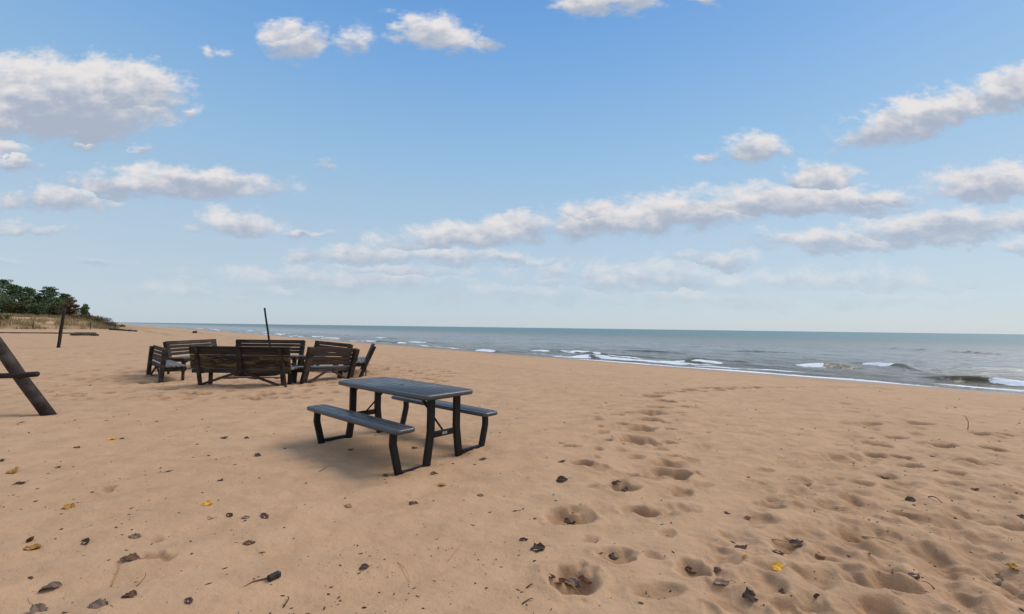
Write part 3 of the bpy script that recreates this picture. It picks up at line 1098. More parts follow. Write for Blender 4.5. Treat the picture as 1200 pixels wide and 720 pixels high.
def make_tree(px, base_d, top_py, spread, kind, label, seed, mat, cat='tree', lean=0.0, group='trees of the wood behind the dune'):
    rn = np.random.default_rng(seed)
    x = (px - W0 / 2) / F * base_d
    y = base_d
    z = float(base_height(np.array([x]), np.array([y]))[0])
    dr = ray(px, top_py)
    Hh = CAM_H + dr.z * (y / dr.y) - z
    sw = spread / F * base_d / 2                         # crown half width in metres
    root = empty('pine_tree' if kind == 'pine' else 'leafy_tree', (x, y, z - .1))
    tag(root, label, cat, group)
    mb = MB()
    tip = Vector((lean * Hh, 0, Hh * .96))
    mb.tube([tip * (i / 6) + Vector((rn.uniform(-.1, .1), rn.uniform(-.1, .1), 0)) * (i > 0) for i in range(7)], [Hh * .019 * (1 - .85 * i / 6) for i in range(7)], 8)
    cen, rad = [], []
    if kind == 'pine':
        nl = 34
        for k in range(nl):
            f_ = .22 + .76 * (k / nl) ** .85
            hh = Hh * f_
            reach = sw * 1.15 * (1.06 - f_) ** .85 * rn.uniform(.5, 1.15) * 1.15
            az = k * 2.4 + rn.uniform(-.4, .4)
            e = Vector((math.cos(az) * reach, math.sin(az) * reach, hh + reach * .12))
            mb.tube([tip * f_, e], [Hh * .006, .02], 5)
            for q in (.5, .8, 1.0):
                c = tip * f_ + (e - tip * f_) * q
                cen.append((c.x + rn.uniform(-.2, .2), c.y + rn.uniform(-.2, .2), c.z + rn.uniform(-.15, .25)))
                rad.append(rn.uniform(.45, .85) * (.6 + .5 * sw / 3))
        cen.append(tuple(tip)); rad.append(.5)
        per, size, flat = 42, .15, .42
    else:
        nl = 46
        for k in range(nl):
            u = rn.normal(size=3); u /= np.linalg.norm(u)
            q = rn.random() ** .4
            c = Vector((u[0] * sw * q, u[1] * sw * q, Hh * .58 + u[2] * Hh * .40 * q))
            if c.z < Hh * .14: continue
            mb.tube([Vector((0, 0, max(Hh * .15, c.z - sw * .6 - 1))), c], [Hh * .006, .02], 5)
            cen.append(tuple(c)); rad.append(rn.uniform(.55, 1.15) * (.5 + .5 * sw / 3))
        per, size, flat = 70, .15, .75
    mb.build('trunk', MAT['bark'], root)
    V, Q = clump_quads(cen, rad, per, size, rn, flat)
    add_obj('crown', np_mesh('crown', V, Q, False), mat, root)
    return root


T = [  # px, distance, top py, crown width px, kind, label, material
    (-34, 118, 322, 46, 'pine', 'dark pine at the far left end of the wood, cut by the picture edge', 'pine'),
    (2, 112, 327, 40, 'pine', 'tallest dark pine at the left edge of the wood', 'pine'),
    (16, 104, 333, 30, 'pine', 'layered dark pine second from the left in the wood', 'pine'),
    (33, 106, 337, 34, 'pine', 'broad pale green pine with a flat top in the wood', 'green'),
    (-12, 100, 340, 34, 'leaf', 'green leafy tree low in front of the leftmost pines', 'green'),
    (45, 112, 347, 22, 'leaf', 'low olive tree in the dip between the two tall pines', 'olive'),
    (57, 108, 336, 28, 'pine', 'narrow pine with a ragged spire in the middle of the wood', 'pine'),
    (67, 104, 348, 20, 'leaf', 'round green tree right of the pine with the ragged spire', 'green'),
    (75, 110, 344, 22, 'pine', 'short dark pine near the right end of the wood', 'pine'),
    (82, 102, 350, 15, 'leaf', 'reddish brown tree closing the right end of the wood', 'russet'),
    (66, 96, 358, 18, 'leaf', 'low olive brown tree in front of the wood behind the leaning post', 'olive'),
    (22, 97, 352, 26, 'leaf', 'low dark olive tree in front of the layered pine', 'olive'),
    (47, 97, 355, 20, 'leaf', 'low dark green tree in front of the dip in the wood', 'pine'),
    (4, 96, 350, 24, 'leaf', 'low dark tree in front of the tallest pine', 'pine'),
]
for i, (px, d, py, sp, kd, lb, mt) in enumerate(T):
    make_tree(px, d, py, sp, kd, lb, 100 + i, MAT[mt])
make_tree(100, 100, 357, 6, 'leaf', 'small lone green tree standing apart right of the wood', 130, MAT['green'], lean=.05, group=None)


def bush(px, d, h, w, label, mat, seed):
    rn = np.random.default_rng(seed)
    x, y = (px - W0 / 2) / F * d, d
    z = float(base_height(np.array([x]), np.array([y]))[0])
    cen = [(rn.uniform(-w, w) * .6, rn.uniform(-w, w) * .5, rn.uniform(.25, .75) * h) for k in range(16)]
    root = empty('shrub', (x, y, z - .05))
    tag(root, label, 'shrub', 'shrubs on the dune')
    mb = MB()
    for c in cen[:8]:
        mb.tube([(0, 0, 0), c], [.03, .01], 5)
    mb.build('stems', MAT['bark'], root)
    V, Q = clump_quads(cen, [.3 * h + .15] * len(cen), 60, .09, rn, .7)
    add_obj('foliage', np_mesh('foliage', V, Q, False), mat, root)


bush(101, 97, 1.5, 1.8, 'russet dune shrub just right of the lone tree', MAT['russet'], 1)
bush(112, 98, 1.9, 2.2, 'wide russet shrub midway between the lone tree and the fence end', MAT['russet'], 2)
bush(123, 99, 2.3, 1.8, 'tallest russet shrub near the right end of the fence', MAT['russet'], 3)
bush(131, 97, 1.4, 1.5, 'low russet shrub at the right end of the dune', MAT['russet'], 4)
bush(142, 135, 1.0, 1.6, 'small dark shrub beyond the dune by the lake', MAT['pine'], 5)
bush(88, 96, .9, 1.4, 'olive shrub at the foot of the russet tree', MAT['olive'], 6)
bush(3, 82, 1.3, 1.7, 'olive shrub behind the fence at the left picture edge', MAT['olive'], 7)


def make_grass():
    """dune grass: one sheet of blades"""
    rn = np.random.default_rng(9)
    n0 = 60000
    px = rn.uniform(-60, 141, n0)
    d = rn.uniform(70, 125, n0)
    x, y = (px - W0 / 2) / F * d, d
    e = (-85.5 - x) + (y - 84) * 0.31
    dens = fbm(x / 3.2, y / 3.2, 3, 201) + .25 * smooth(2, 9, e) + .12 * smooth(80, 110, px)
    k = (e > -.5) & (dens > .12)
    x, y = x[k], y[k]
    z = base_height(x, y)
    n = len(x)
    hgt = rn.uniform(.35, .85, (n, 1))
    a = rn.uniform(0, 6.283, n)
    side = np.c_[np.cos(a), np.sin(a), np.zeros(n)] * .022
    tipo = np.c_[np.cos(a + 1.3) * .25, np.sin(a + 1.3) * .25, np.zeros(n)] * hgt + np.c_[np.zeros(n), np.zeros(n), hgt[:, 0]]
    P = np.c_[x, y, z - .03]
    midp = P + tipo * np.array([.35, .35, .55])
    V = np.stack([P - side, P + side, midp + side * .8, midp - side * .8, P + tipo + side * .15, P + tipo - side * .15], 1).reshape(-1, 3)
    b = np.arange(n)[:, None] * 6
    Q = np.concatenate([b + [0, 1, 2, 3], b + [3, 2, 4, 5]])
    m = leaf_mat('dry_dune_grass', (.24, .175, .085), (.32, .24, .125), (.15, .125, .055), .8)
    o = add_obj('dune_grass', np_mesh('dune_grass', V, Q, False), m)
    tag(o, 'dry straw coloured dune grass on the bank behind the fence', 'grass', kind='stuff')


make_grass()


def make_fence():
    A, B = Vector((-96.0, 52.0, 0)), Vector((-82.6, 92.5, 0))
    x0, y0 = A.x, A.y
    z0 = float(base_height(np.array([x0]), np.array([y0]))[0])
    root = empty('sand_fence', (x0, y0, z0))
    tag(root, 'brown slatted sand fence along the foot of the dune', 'fence')
    Ln = (B - A).length
    mb, wires = MB(), MB()
    rn = random.Random(8)
    s = 0.0
    lastp = []
    while s < Ln:
        p = A + (B - A) * (s / Ln)
        z = float(base_height(np.array([p.x]), np.array([p.y]))[0]) - z0
        hgt = 1.05 + .06 * rn.random()
        lx = rn.uniform(-.03, .03)
        mb.beam((p.x - x0, p.y - y0, z - .1), (p.x - x0 + lx, p.y - y0 + lx, z + hgt), .038, .012, (1, 0, 0))
        lastp.append((p.x - x0, p.y - y0, z))
        s += .19
    mb.build('pickets', wood_material('fence_wood', (.05, .033, .025), (.12, .085, .062)), root)
    for zz in (.25, .62, 1.0):
        wires.tube([(a, b, c + zz) for (a, b, c) in lastp[::8]], .012, 5)
    wires.build('wires', MAT['black_steel'], root)
    s = 0
    while s <= Ln:
        p = A + (B - A) * (s / Ln)
        z = float(base_height(np.array([p.x]), np.array([p.y]))[0]) - z0
        MB().tube([(p.x - x0 + .08, p.y - y0, z - .2), (p.x - x0 + .08, p.y - y0, z + 1.35)], .06, 8).build('post', MAT['log_dark'], root)
        s += Ln / 10


make_fence()


# ------------------------------------------------------------------ leaves and litter on the sand
def leaf_shade(name, a, b2):
    m, nt, b = new_mat(name)
    P = objco(nt)
    n1 = noise_n(nt, P, 34, 4, .6)
    L(nt, mixc(nt, maprange(nt, n1, .35, .65), a, b2), b.inputs['Base Color'])
    b.inputs['Roughness'].default_value = .8
    b.inputs['Specular IOR Level'].default_value = .2
    L(nt, bump_n(nt, n1, .5, .003), b.inputs['Normal'])
    return m


LEAF = {
    'dark': leaf_shade('dark_brown_leaf', (.038, .024, .018), (.095, .060, .044)),
    'brown': leaf_shade('brown_leaf', (.085, .045, .026), (.17, .095, .055)),
    'red': leaf_shade('reddish_leaf', (.075, .026, .017), (.14, .055, .032)),
    'grey': leaf_shade('grey_leaf', (.13, .085, .065), (.22, .155, .12)),
    'purple': leaf_shade('purplish_brown_leaf', (.055, .030, .032), (.105, .065, .060)),
    'yellow': leaf_shade('yellow_leaf', (.72, .36, .035), (.80, .46, .07)),
    'ochre': leaf_shade('ochre_leaf', (.30, .15, .03), (.42, .22, .05)),
    'tan': leaf_shade('tan_leaf', (.28, .16, .085), (.38, .24, .13)),
}


def leaf_mesh(kind, seed):
    """a leaf 1 m long, to be scaled: oval or lobed blade, curled, with a midrib fold and a stalk"""
    rn = random.Random(seed)
    nu, nv = 15, 6
    v, f = [], []
    curl, fold, twist = rn.uniform(.2, .9) * rn.choice((1, 1, -1)), rn.uniform(.05, .5), rn.uniform(-.4, .4)
    lob = {'oval': 0.04, 'oak': .30, 'maple': .34}[kind]
    for i in range(nu):
        t = i / (nu - 1)
        wdt = {'oval': .30, 'oak': .33, 'maple': .46}[kind] * math.sin(math.pi * min(1, t * .97 + .02)) ** .75
        wdt *= 1 - lob * (.5 + .5 * math.cos(t * (4 if kind != 'maple' else 2.6) * 2 * math.pi))
        for j in range(-nv, nv + 1):
            s = j / nv
            x = t - .5
            y = s * wdt
            z = fold * abs(y) * .9 + .16 * curl * math.sin(math.pi * t) - .12 * curl + twist * x * y + .03 * math.sin(9 * t + 5 * s + seed) + .05 * rn.uniform(-1, 1) * abs(s)
            v.append((x, y, z))
    n = 2 * nv + 1
    for i in range(nu - 1):
        for j in range(n - 1):
            a = i * n + j
            f.append((a, a + 1, a + n + 1, a + n))
    # underside, a hair below, so the blade has thickness
    o = len(v)
    v += [(x, y, z - .012) for (x, y, z) in v]
    f += [tuple(o + k for k in reversed(q)) for q in list(f)]
    rim = [i * n for i in range(nu)] + [(nu - 1) * n + j for j in range(1, n)] + [i * n + n - 1 for i in range(nu - 2, -1, -1)] + [j for j in range(n - 2, 0, -1)]
    for k in range(len(rim)):
        a, b = rim[k], rim[(k + 1) % len(rim)]
        f.append((b, a, a + o, b + o))
    mb = MB()
    mb.v, mb.f = v, f
    z0 = v[nv][2]
    mb.tube([(-.5, 0, z0), (-.68, rn.uniform(-.06, .06), z0 + rn.uniform(-.02, .1)), (-.86, rn.uniform(-.14, .14), z0 + rn.uniform(-.04, .22))], [.013, .011, .010], 5)
    me = mesh_from('leaf', mb.v, mb.f, True)
    zmin = min(p[2] for p in mb.v)
    return me, zmin


LEAF_MESH = {}
for kd in ('oval', 'oak', 'maple'):
    LEAF_MESH[kd] = [leaf_mesh(kd, 40 + 7 * k + len(kd)) for k in range(6)]
_lk = random.Random(21)


def put_leaf(px, py, w, col, label, kind=None, group='fallen leaves on the sand', tilt=None, zoff=0.0, name='fallen_leaf', z=None, sink=.0):
    x, y = at(px, py)
    if z is not None:
        x, y = at(px, py, z)
    else:
        for _ in range(5):
            x, y = at(px, py, .5 * Z(x, y) + .5 * (CAM_H + ray(px, py).z * y / ray(px, py).y))
    size = w / F * y * (.80 if (px < 400 and py > 600) else .9)
    kind = kind or _lk.choice(('oval', 'oak', 'oval', 'maple'))
    me, zmin = _lk.choice(LEAF_MESH[kind])
    me = me.copy()
    me.materials.clear()
    me.materials.append(LEAF[col])
    o = bpy.data.objects.new(name, me)
    link(o)
    rx, ry = (tilt or (_lk.uniform(-.25, .25), _lk.uniform(-.25, .25)))
    rz = _lk.choice((0, math.pi)) + _lk.uniform(-.6, .6)
    o.rotation_euler = (Matrix.Rotation(rx + (.18 if tilt is None else 0), 4, 'X') @ Matrix.Rotation(ry, 4, 'Y') @ Matrix.Rotation(rz, 4, 'Z')).to_euler()
    o.scale = (size, size, size)
    zz = (Z(x, y) if z is None else z) + zoff - zmin * size * .75 - sink * size
    o.location = (x, y, zz)
    tag(o, label, 'leaf', group)
    return o


LEAVES = [
    (130, 515, 11, 'yellow', 'small yellow leaf on the open sand far left of the picnic table', 'oval'),
    (143, 514.5, 6, 'dark', 'tiny dark leaf just right of the farthest yellow leaf', 'oval'),
    (15, 553, 19, 'ochre', 'curled orange brown leaf near the left edge of the sand', 'oak'),
    (22, 568, 13, 'dark', 'dark leaf below the curled orange leaf at the left edge', 'oval'),
    (2, 540, 9, 'dark', 'dark leaf cut by the left edge of the picture', 'oval'),
    (81, 596, 18, 'ochre', 'golden leaf lying alone in the left foreground', 'oval'),
    (242, 592, 16, 'yellow', 'bright yellow leaf between golden leaf and picnic table', 'oval'),
    (269, 604, 12, 'dark', 'dark leaf first in the row below the bright yellow leaf', 'oval'),
    (288, 607, 11, 'grey', 'pale grey leaf in the middle of the row below the bright yellow leaf', 'oak'),
    (310, 605.5, 15, 'purple', 'cupped brown leaf last in the row below the bright yellow leaf', 'oval'),
    (244, 608, 13, 'tan', 'half buried tan leaf under the bright yellow leaf', 'oval'),
    (38, 643, 23, 'ochre', 'ochre leaf lying under the upright black leaf at lower left', 'oval'),
    (36, 635, 16, 'dark', 'black leaf standing upright on the ochre leaf at lower left', 'maple'),
    (100, 636, 18, 'dark', 'dark curled leaf right of the upright black leaf', 'oval'),
    (158, 629.5, 17, 'grey', 'grey leaf in the left foreground, above a lone dark curled one', 'oak'),
    (292, 637, 16, 'brown', 'thin curled brown leaf in the sand left of centre', 'oak'),
    (153, 656, 24, 'brown', 'flat brown leaf beside two small dents at lower left', 'oak'),
    (58, 690.5, 27, 'grey', 'large grey brown leaf in the bottom left corner area', 'oval'),
    (151, 700, 24, 'brown', 'curled warm brown leaf with raised stalk at bottom left', 'oval'),
    (115, 711, 27, 'grey', 'grey leaf at the bottom edge left of the warm brown curled leaf', 'oak'),
    (45, 718, 30, 'grey', 'broad pale leaf cut by the bottom edge at the left corner', 'oak'),
    (221, 705, 16, 'purple', 'plum brown leaf at the bottom edge left of the charred stick', 'oval'),
    (258, 564.5, 10, 'dark', 'small dark leaf above the bright yellow leaf', 'oval'),
    (196, 554, 12, 'grey', 'small grey leaf in the middle of the left sand', 'oval'),
    (302, 534.5, 11, 'dark', 'small dark leaf left of the near bench of the picnic table', 'oak'),
    (289, 514, 8, 'dark', 'right one of two tiny dark leaves level with the far bench leg', 'oval'),
    (262, 514, 10, 'purple', 'left one of two tiny dark leaves level with the far bench leg', 'oval'),
    (90, 525.5, 10, 'brown', 'tiny brown leaf below the farthest yellow leaf', 'oval'),
    (68, 548, 8, 'brown', 'tiny brown leaf right of the curled orange leaf', 'oval'),
    (410, 528, 9, 'brown', 'small brown leaf in the shade under the near bench', 'oval'),
    (486, 526, 9, 'dark', 'small dark leaf in the shade under the tabletop', 'oval'),
    (565, 539, 11, 'brown', 'brown leaf beside the right legs of the picnic table', 'oak'),
    (509, 556, 11, 'brown', 'brown leaf just in front of the near table leg', 'oval'),
    (452, 558, 9, 'brown', 'brown leaf just in front of the near bench leg', 'oval'),
    (518, 569, 11, 'ochre', 'ochre leaf in front of the picnic table', 'oval'),
    (485, 591, 13, 'brown', 'rounded brown leaf on the sand in front of the picnic table', 'oval'),
    (563, 581, 9, 'grey', 'small grey leaf right of the ochre leaf before the picnic table', 'oak'),
    (408, 593.5, 10, 'tan', 'small tan leaf left of the rounded brown leaf', 'oval'),
    (427, 665.5, 13, 'purple', 'plum coloured leaf in the bottom centre left', 'oval'),
    (658, 542.5, 11, 'dark', 'dark leaf left of the footprint trail, farthest of three', 'oval'),
    (684, 547, 12, 'dark', 'dark leaf in a small pit left of the footprint trail', 'oval'),
    (658, 563.5, 16, 'dark', 'dark leaf left of the footprint trail below the farthest one', 'oval'),
    (722, 573, 14, 'dark', 'left leaf of the pair in a pit on the footprint trail', 'oval'),
    (735, 577, 16, 'purple', 'right leaf of the pair in a pit on the footprint trail', 'maple'),
    (668, 611, 15, 'dark', 'dark leaf at the bottom of a wide pit left of the trail', 'maple'),
    (630, 644, 20, 'dark', 'slate dark leaf on the sand at bottom centre', 'maple'),
    (613.5, 633, 11, 'dark', 'small dark leaf above the slate dark leaf at bottom centre', 'oak'),
    (719, 653, 14, 'purple', 'plum leaf in a pit at bottom centre with straw beside it', 'oval'),
    (655, 682, 18, 'red', 'reddish leaf at the left of the deep pit at the bottom', 'oak'),
    (670, 684, 20, 'grey', 'grey leaf in the middle of the deep pit at the bottom', 'oval'),
    (687, 680, 20, 'red', 'reddish leaf at the right of the deep pit at the bottom', 'maple'),
    (646, 676, 12, 'dark', 'dark leaf on the left rim of the deep pit at the bottom', 'oval'),
    (868, 643, 20, 'dark', 'dark narrow leaf on the lumpy sand right of centre', 'oval'),
    (874, 653, 9, 'ochre', 'small ochre leaf just below the dark narrow leaf right of centre', 'oval'),
    (811, 669, 17, 'red', 'reddish leaf inside a pit right of bottom centre', 'oval'),
    (841, 669, 12, 'dark', 'small black leaf right of the pit with the reddish leaf', 'maple'),
    (845, 684, 23, 'grey', 'grey brown leaf below the small black leaf near the bottom', 'oval'),
    (879.5, 701, 20, 'dark', 'cupped dark leaf at the bottom edge right of centre', 'maple'),
    (876, 608, 11, 'brown', 'small warm brown leaf at the start of the lumpy sand', 'oval'),
    (853, 602, 9, 'dark', 'tiny dark leaf left of the small warm brown leaf', 'oval'),
    (937, 640, 22, 'purple', 'brown leaf with a long pale stalk above the bright yellow one at right', 'oak'),
    (910.5, 648, 16, 'purple', 'plum leaf above the bright yellow leaf on the right', 'oval'),
    (914, 667, 19, 'yellow', 'bright yellow leaf on the lumpy sand on the right', 'maple'),
    (1067, 587, 14, 'dark', 'dark leaf on the trampled sand at right centre', 'oval'),
    (1197, 607, 12, 'dark', 'dark leaf cut by the right edge of the picture', 'oval'),
    (1071, 676, 19, 'purple', 'plum brown leaf in the lower right', 'oval'),
    (1166, 681, 24, 'grey', 'grey leaf with a yellow stalk in the lower right corner area', 'oval'),
    (1189, 666, 17, 'ochre', 'ochre leaf near the right edge of the lower right sand', 'oval'),
    (958, 700, 13, 'dark', 'dark leaf standing on edge at the bottom right of centre', 'oval'),
    (918, 694, 11, 'dark', 'black crumpled leaf below the bright yellow leaf on the right', 'maple'),
    (961, 652, 16, 'brown', 'flat brown leaf right of the plum leaf on the right', 'oval'),
    (1037, 558, 9, 'dark', 'small dark leaf at the edge of the trampled sand', 'oval'),
    (1142, 574, 10, 'dark', 'small black leaf on the right above the trampled hollows', 'oak'),
    (877, 560, 6, 'brown', 'tiny brown leaf on smooth sand between the two trails', 'oval'),
]
for (px, py, w, col, lb, kd) in LEAVES:
    tl = None
    sk = 0
    if 'upright' in lb and col == 'dark' and px == 36:
        tl = (.2, -1.1)
    if 'on edge' in lb:
        tl = (.9, .3)
    put_leaf(px, py, w, col, lb, kd, tilt=tl, sink=.12 if 'buried' in lb else .02)
put_leaf(485.5, 451.5, 7, 'dark', 'small dark leaf lying on the picnic tabletop', 'oval', None, (.1, .1), .0, z=.736)


def twig(px0, py0, px1, py1, r, lift, label, col='dark', name='twig', bend=.02, cat='twig'):
    x0, y0 = at(px0, py0)
    x1, y1 = at(px1, py1)
    p0 = Vector((x0, y0, Z(x0, y0) + r))
    p1 = Vector((x1, y1, Z(x1, y1) + r + lift))
    mid = (p0 + p1) / 2 + Vector((bend, bend, bend * .5 + .003))
    m_, e_ = mid - p0, p1 - p0
    mb = MB().tube([m_ * 2 * t * (1 - t) * 1.0 + e_ * t * t for t in [k / 8 for k in range(9)]], [r * (1 - .05 * k) for k in range(9)], 6)
    o = mb.build(name, LEAF[col], None, 0, True)
    o.location = p0
    tag(o, label, cat)


# upright stalk on the right, charred stick, and fine straws
x0, y0 = at(1134, 502)
o = MB().tube([(0, 0, -.03), (.01, 0, .06), (.012, 0, .12), (-.02, .0, .19), (-.06, 0, .215)], [.006, .005, .005, .004, .003], 6).build('stalk', LEAF['dark'], None, 0, True)
o.location = (x0, y0, Z(x0, y0))
tag(o, 'thin bent stalk standing upright in the sand on the right', 'twig')
x0, y0 = at(321, 681)
root = empty('charred_stick', (x0, y0, Z(x0, y0) + .012), -.55)
tag(root, 'black charred block with a thin stick lying on the foreground sand', 'charred wood')
MB().box(-.017, .017, -.034, .034, -.012, .018).build('block', plain('charcoal', (.03, .025, .023), .75, 0, .3, 30, .5, .003), root, .005)
MB().tube([(-.02, -.03, 0), (-.05, -.09, .0), (-.055, -.14, -.008)], [.004, .004, .003], 6).build('stick', LEAF['brown'], root)
twig(1088, 588, 1104, 594, .005, .01, 'curved dark twig on the trampled sand on the right', 'dark', bend=.05)
twig(374, 558, 383, 551, .003, .005, 'short thin twig lying left of the near bench leg', 'brown')
twig(332, 706, 337, 697, .004, .008, 'dark twig near the bottom edge right of the charred block', 'dark')
twig(1010, 627, 1050, 638, .004, .004, 'long thin pale straw on the lumpy sand at lower right', 'tan')
twig(905, 634, 932, 642, .004, .006, 'straw coloured twig pointing at the stalked brown leaf', 'ochre')
twig(660, 667, 680, 683, .0035, .03, 'pale straw leaning into the deep pit at the bottom', 'ochre')
twig(525, 651, 540, 634, .002, .002, 'fine straw in the sand at bottom centre left', 'tan')
twig(466, 656, 480, 674, .002, .002, 'fine straw near the plum coloured leaf', 'tan')
twig(612, 702, 625, 698, .003, .004, 'short dark twig at the bottom centre edge', 'dark')
twig(617, 686, 624, 683, .004, .003, 'stubby dark twig left of the deep pit', 'dark')
twig(130, 690, 140, 664, .002, .01, 'fine straw leaning near the bottom left leaves', 'ochre')
twig(160, 692, 170, 680, .0025, .03, 'raised thin stalk above the warm brown curled leaf', 'brown')
twig(655, 522, 668, 525, .004, .004, 'small dark twig left of the far footprints', 'dark')
twig(1095, 690, 1080, 683, .003, .004, 'thin dark twig below the plum brown leaf at lower right', 'dark')


def litter():
    """crumbs of bark, seeds and needles nobody could count"""
    rn = np.random.default_rng(77)
    n = 3800
    px, py = rn.uniform(-250, 1450, n), 410 + 330 * rn.random(n) ** 1.3
    P = np.array([at(a, b) for a, b in zip(px, py)])
    keep = (np.hypot(P[:, 0], P[:, 1]) < 17)
    dn = vnoise(P[:, 0] / .9, P[:, 1] / .9, 210)
    keep &= rn.random(n) < .55 + 1.2 * dn
    P = P[keep]
    n = len(P)
    z = add_dents(P[:, 0].copy(), P[:, 1].copy(), height(P[:, 0], P[:, 1]))
    s = (.0024 + .006 * rn.random(n) ** 3) * (0.7 + .10 * np.hypot(P[:, 0], P[:, 1]))
    el = 1 + 2.5 * rn.random(n) ** 2.0
    a = rn.uniform(0, 6.283, n)
    base = np.array([[1, 0, 0], [0, 1, 0], [-1, 0, 0], [0, -1, 0], [.1, .1, .7], [0, 0, -.7]], float)
    V = np.repeat(base[None], n, 0)
    V += rn.uniform(-.25, .25, V.shape)
    V[:, :, 0] *= el[:, None]
    V *= s[:, None, None]
    c, sn = np.cos(a)[:, None], np.sin(a)[:, None]
    X = V[:, :, 0] * c - V[:, :, 1] * sn
    Y = V[:, :, 0] * sn + V[:, :, 1] * c
    V = np.stack([X + P[:, 0:1], Y + P[:, 1:2], V[:, :, 2] + z[:, None] + s[:, None] * .3], -1).reshape(-1, 3)
    tri = np.array([[0, 1, 4], [1, 2, 4], [2, 3, 4], [3, 0, 4], [1, 0, 5], [2, 1, 5], [3, 2, 5], [0, 3, 5]])
    Q = (np.arange(n)[:, None, None] * 6 + tri[None]).reshape(-1, 3)
    m, nt, b = new_mat('plant_crumbs')
    g = noise_n(nt, objco(nt), 3, 3, .7)
    L(nt, mixc(nt, maprange(nt, g, .4, .62), (.035, .022, .017), (.13, .07, .04)), b.inputs['Base Color'])
    b.inputs['Roughness'].default_value = .8
    o = add_obj('plant_litter', np_mesh('plant_litter', V, Q, False), m)
    tag(o, 'scattered dark crumbs of bark, seeds and leaf bits on the sand', 'litter', kind='stuff')


litter()


# ------------------------------------------------------------------ sky and light
SUN_EL, SUN_AZ = 48.0, 62.0        # azimuth clockwise from +Y (to the right of the view)
w = bpy.data.worlds.new('World')
SC.world = w
w.use_nodes = True
nt = w.node_tree
bg = nt.nodes['Background']
sky = nt.nodes.new('ShaderNodeTexSky')
sky.sky_type = 'NISHITA'
sky.sun_disc = False
sky.sun_elevation = R(SUN_EL)
sky.sun_rotation = R(SUN_AZ)
sky.air_density, sky.dust_density, sky.ozone_density = 1.0, .6, 1.6
SKY_STRENGTH = .12
bg.inputs['Strength'].default_value = SKY_STRENGTH

tc = nt.nodes.new('ShaderNodeTexCoord')
sep = nt.nodes.new('ShaderNodeSeparateXYZ')
nrm = nt.nodes.new('ShaderNodeVectorMath'); nrm.operation = 'NORMALIZE'
L(nt, tc.outputs['Generated'], nrm.inputs[0])
L(nt, nrm.outputs[0], sep.inputs[0])
el = math_n(nt, 'ARCSINE', sep.outputs[2])
yy_ = math_n(nt, 'MAXIMUM', sep.outputs[1], .15)
cmb = nt.nodes.new('ShaderNodeCombineXYZ')            # a cloud field far to the north: bearing and height as tangents
L(nt, math_n(nt, 'DIVIDE', sep.outputs[0], yy_), cmb.inputs[0]); L(nt, math_n(nt, 'DIVIDE', sep.outputs[2], yy_), cmb.inputs[1])
P0 = cmb.outputs[0]
# billow: warp the direction a little so cloud outlines curl
ns = nt.nodes.new('ShaderNodeTexNoise')
ns.inputs['Scale'].default_value = 9; ns.inputs['Detail'].default_value = 6; ns.inputs['Roughness'].default_value = .6
mpn = nt.nodes.new('ShaderNodeMapping'); mpn.inputs['Scale'].default_value = (1, 1.7, 1)
L(nt, P0, mpn.inputs['Vector'])
L(nt, mpn.outputs[0], ns.inputs['Vector'])
sub = nt.nodes.new('ShaderNodeVectorMath'); sub.operation = 'SUBTRACT'
L(nt, ns.outputs['Color'], sub.inputs[0]); sub.inputs[1].default_value = (.5, .5, .5)
sc_ = nt.nodes.new('ShaderNodeVectorMath'); sc_.operation = 'MULTIPLY'
L(nt, sub.outputs[0], sc_.inputs[0]); sc_.inputs[1].default_value = (.11, .075, 0)
PW = nt.nodes.new('ShaderNodeVectorMath'); PW.operation = 'ADD'
L(nt, P0, PW.inputs[0]); L(nt, sc_.outputs[0], PW.inputs[1])

grp = bpy.data.node_groups.new('cloud_bank', 'ShaderNodeTree')
for nm, tp in (('P', 'NodeSocketVector'), ('C', 'NodeSocketVector'), ('invW', 'NodeSocketFloat'), ('invUp', 'NodeSocketFloat'), ('invDn', 'NodeSocketFloat'), ('slope', 'NodeSocketFloat'), ('strength', 'NodeSocketFloat'), ('D', 'NodeSocketFloat'), ('H', 'NodeSocketFloat')):
    grp.interface.new_socket(nm, in_out='INPUT', socket_type=tp)
for nm in ('D', 'H'):
    grp.interface.new_socket(nm, in_out='OUTPUT', socket_type='NodeSocketFloat')
gi, go = grp.nodes.new('NodeGroupInput'), grp.nodes.new('NodeGroupOutput')
sb = grp.nodes.new('ShaderNodeVectorMath'); sb.operation = 'SUBTRACT'
L(grp, gi.outputs['P'], sb.inputs[0]); L(grp, gi.outputs['C'], sb.inputs[1])
sp = grp.nodes.new('ShaderNodeSeparateXYZ'); L(grp, sb.outputs[0], sp.inputs[0])
gx = math_n(grp, 'MULTIPLY', sp.outputs[0], gi.outputs['invW'])
gy = math_n(grp, 'SUBTRACT', sp.outputs[1], math_n(grp, 'MULTIPLY', sp.outputs[0], gi.outputs['slope']))
gu = math_n(grp, 'MULTIPLY', gy, gi.outputs['invUp'])
gd = math_n(grp, 'MULTIPLY', gy, math_n(grp, 'MULTIPLY', gi.outputs['invDn'], -1))
gm = math_n(grp, 'MAXIMUM', gu, gd)
ln = math_n(grp, 'SQRT', math_n(grp, 'ADD', math_n(grp, 'MULTIPLY', gx, gx), math_n(grp, 'MULTIPLY', gm, gm)))
dd = math_n(grp, 'MULTIPLY', math_n(grp, 'SUBTRACT', 1.0, ln), gi.outputs['strength'])
gt = math_n(grp, 'GREATER_THAN', dd, gi.outputs['D'])
hs = math_n(grp, 'SUBTRACT', math_n(grp, 'MAXIMUM', gu, 0), math_n(grp, 'MAXIMUM', gd, 0))
hm = math_n(grp, 'ADD', math_n(grp, 'MULTIPLY', hs, gt), math_n(grp, 'MULTIPLY', gi.outputs['H'], math_n(grp, 'SUBTRACT', 1, gt)))
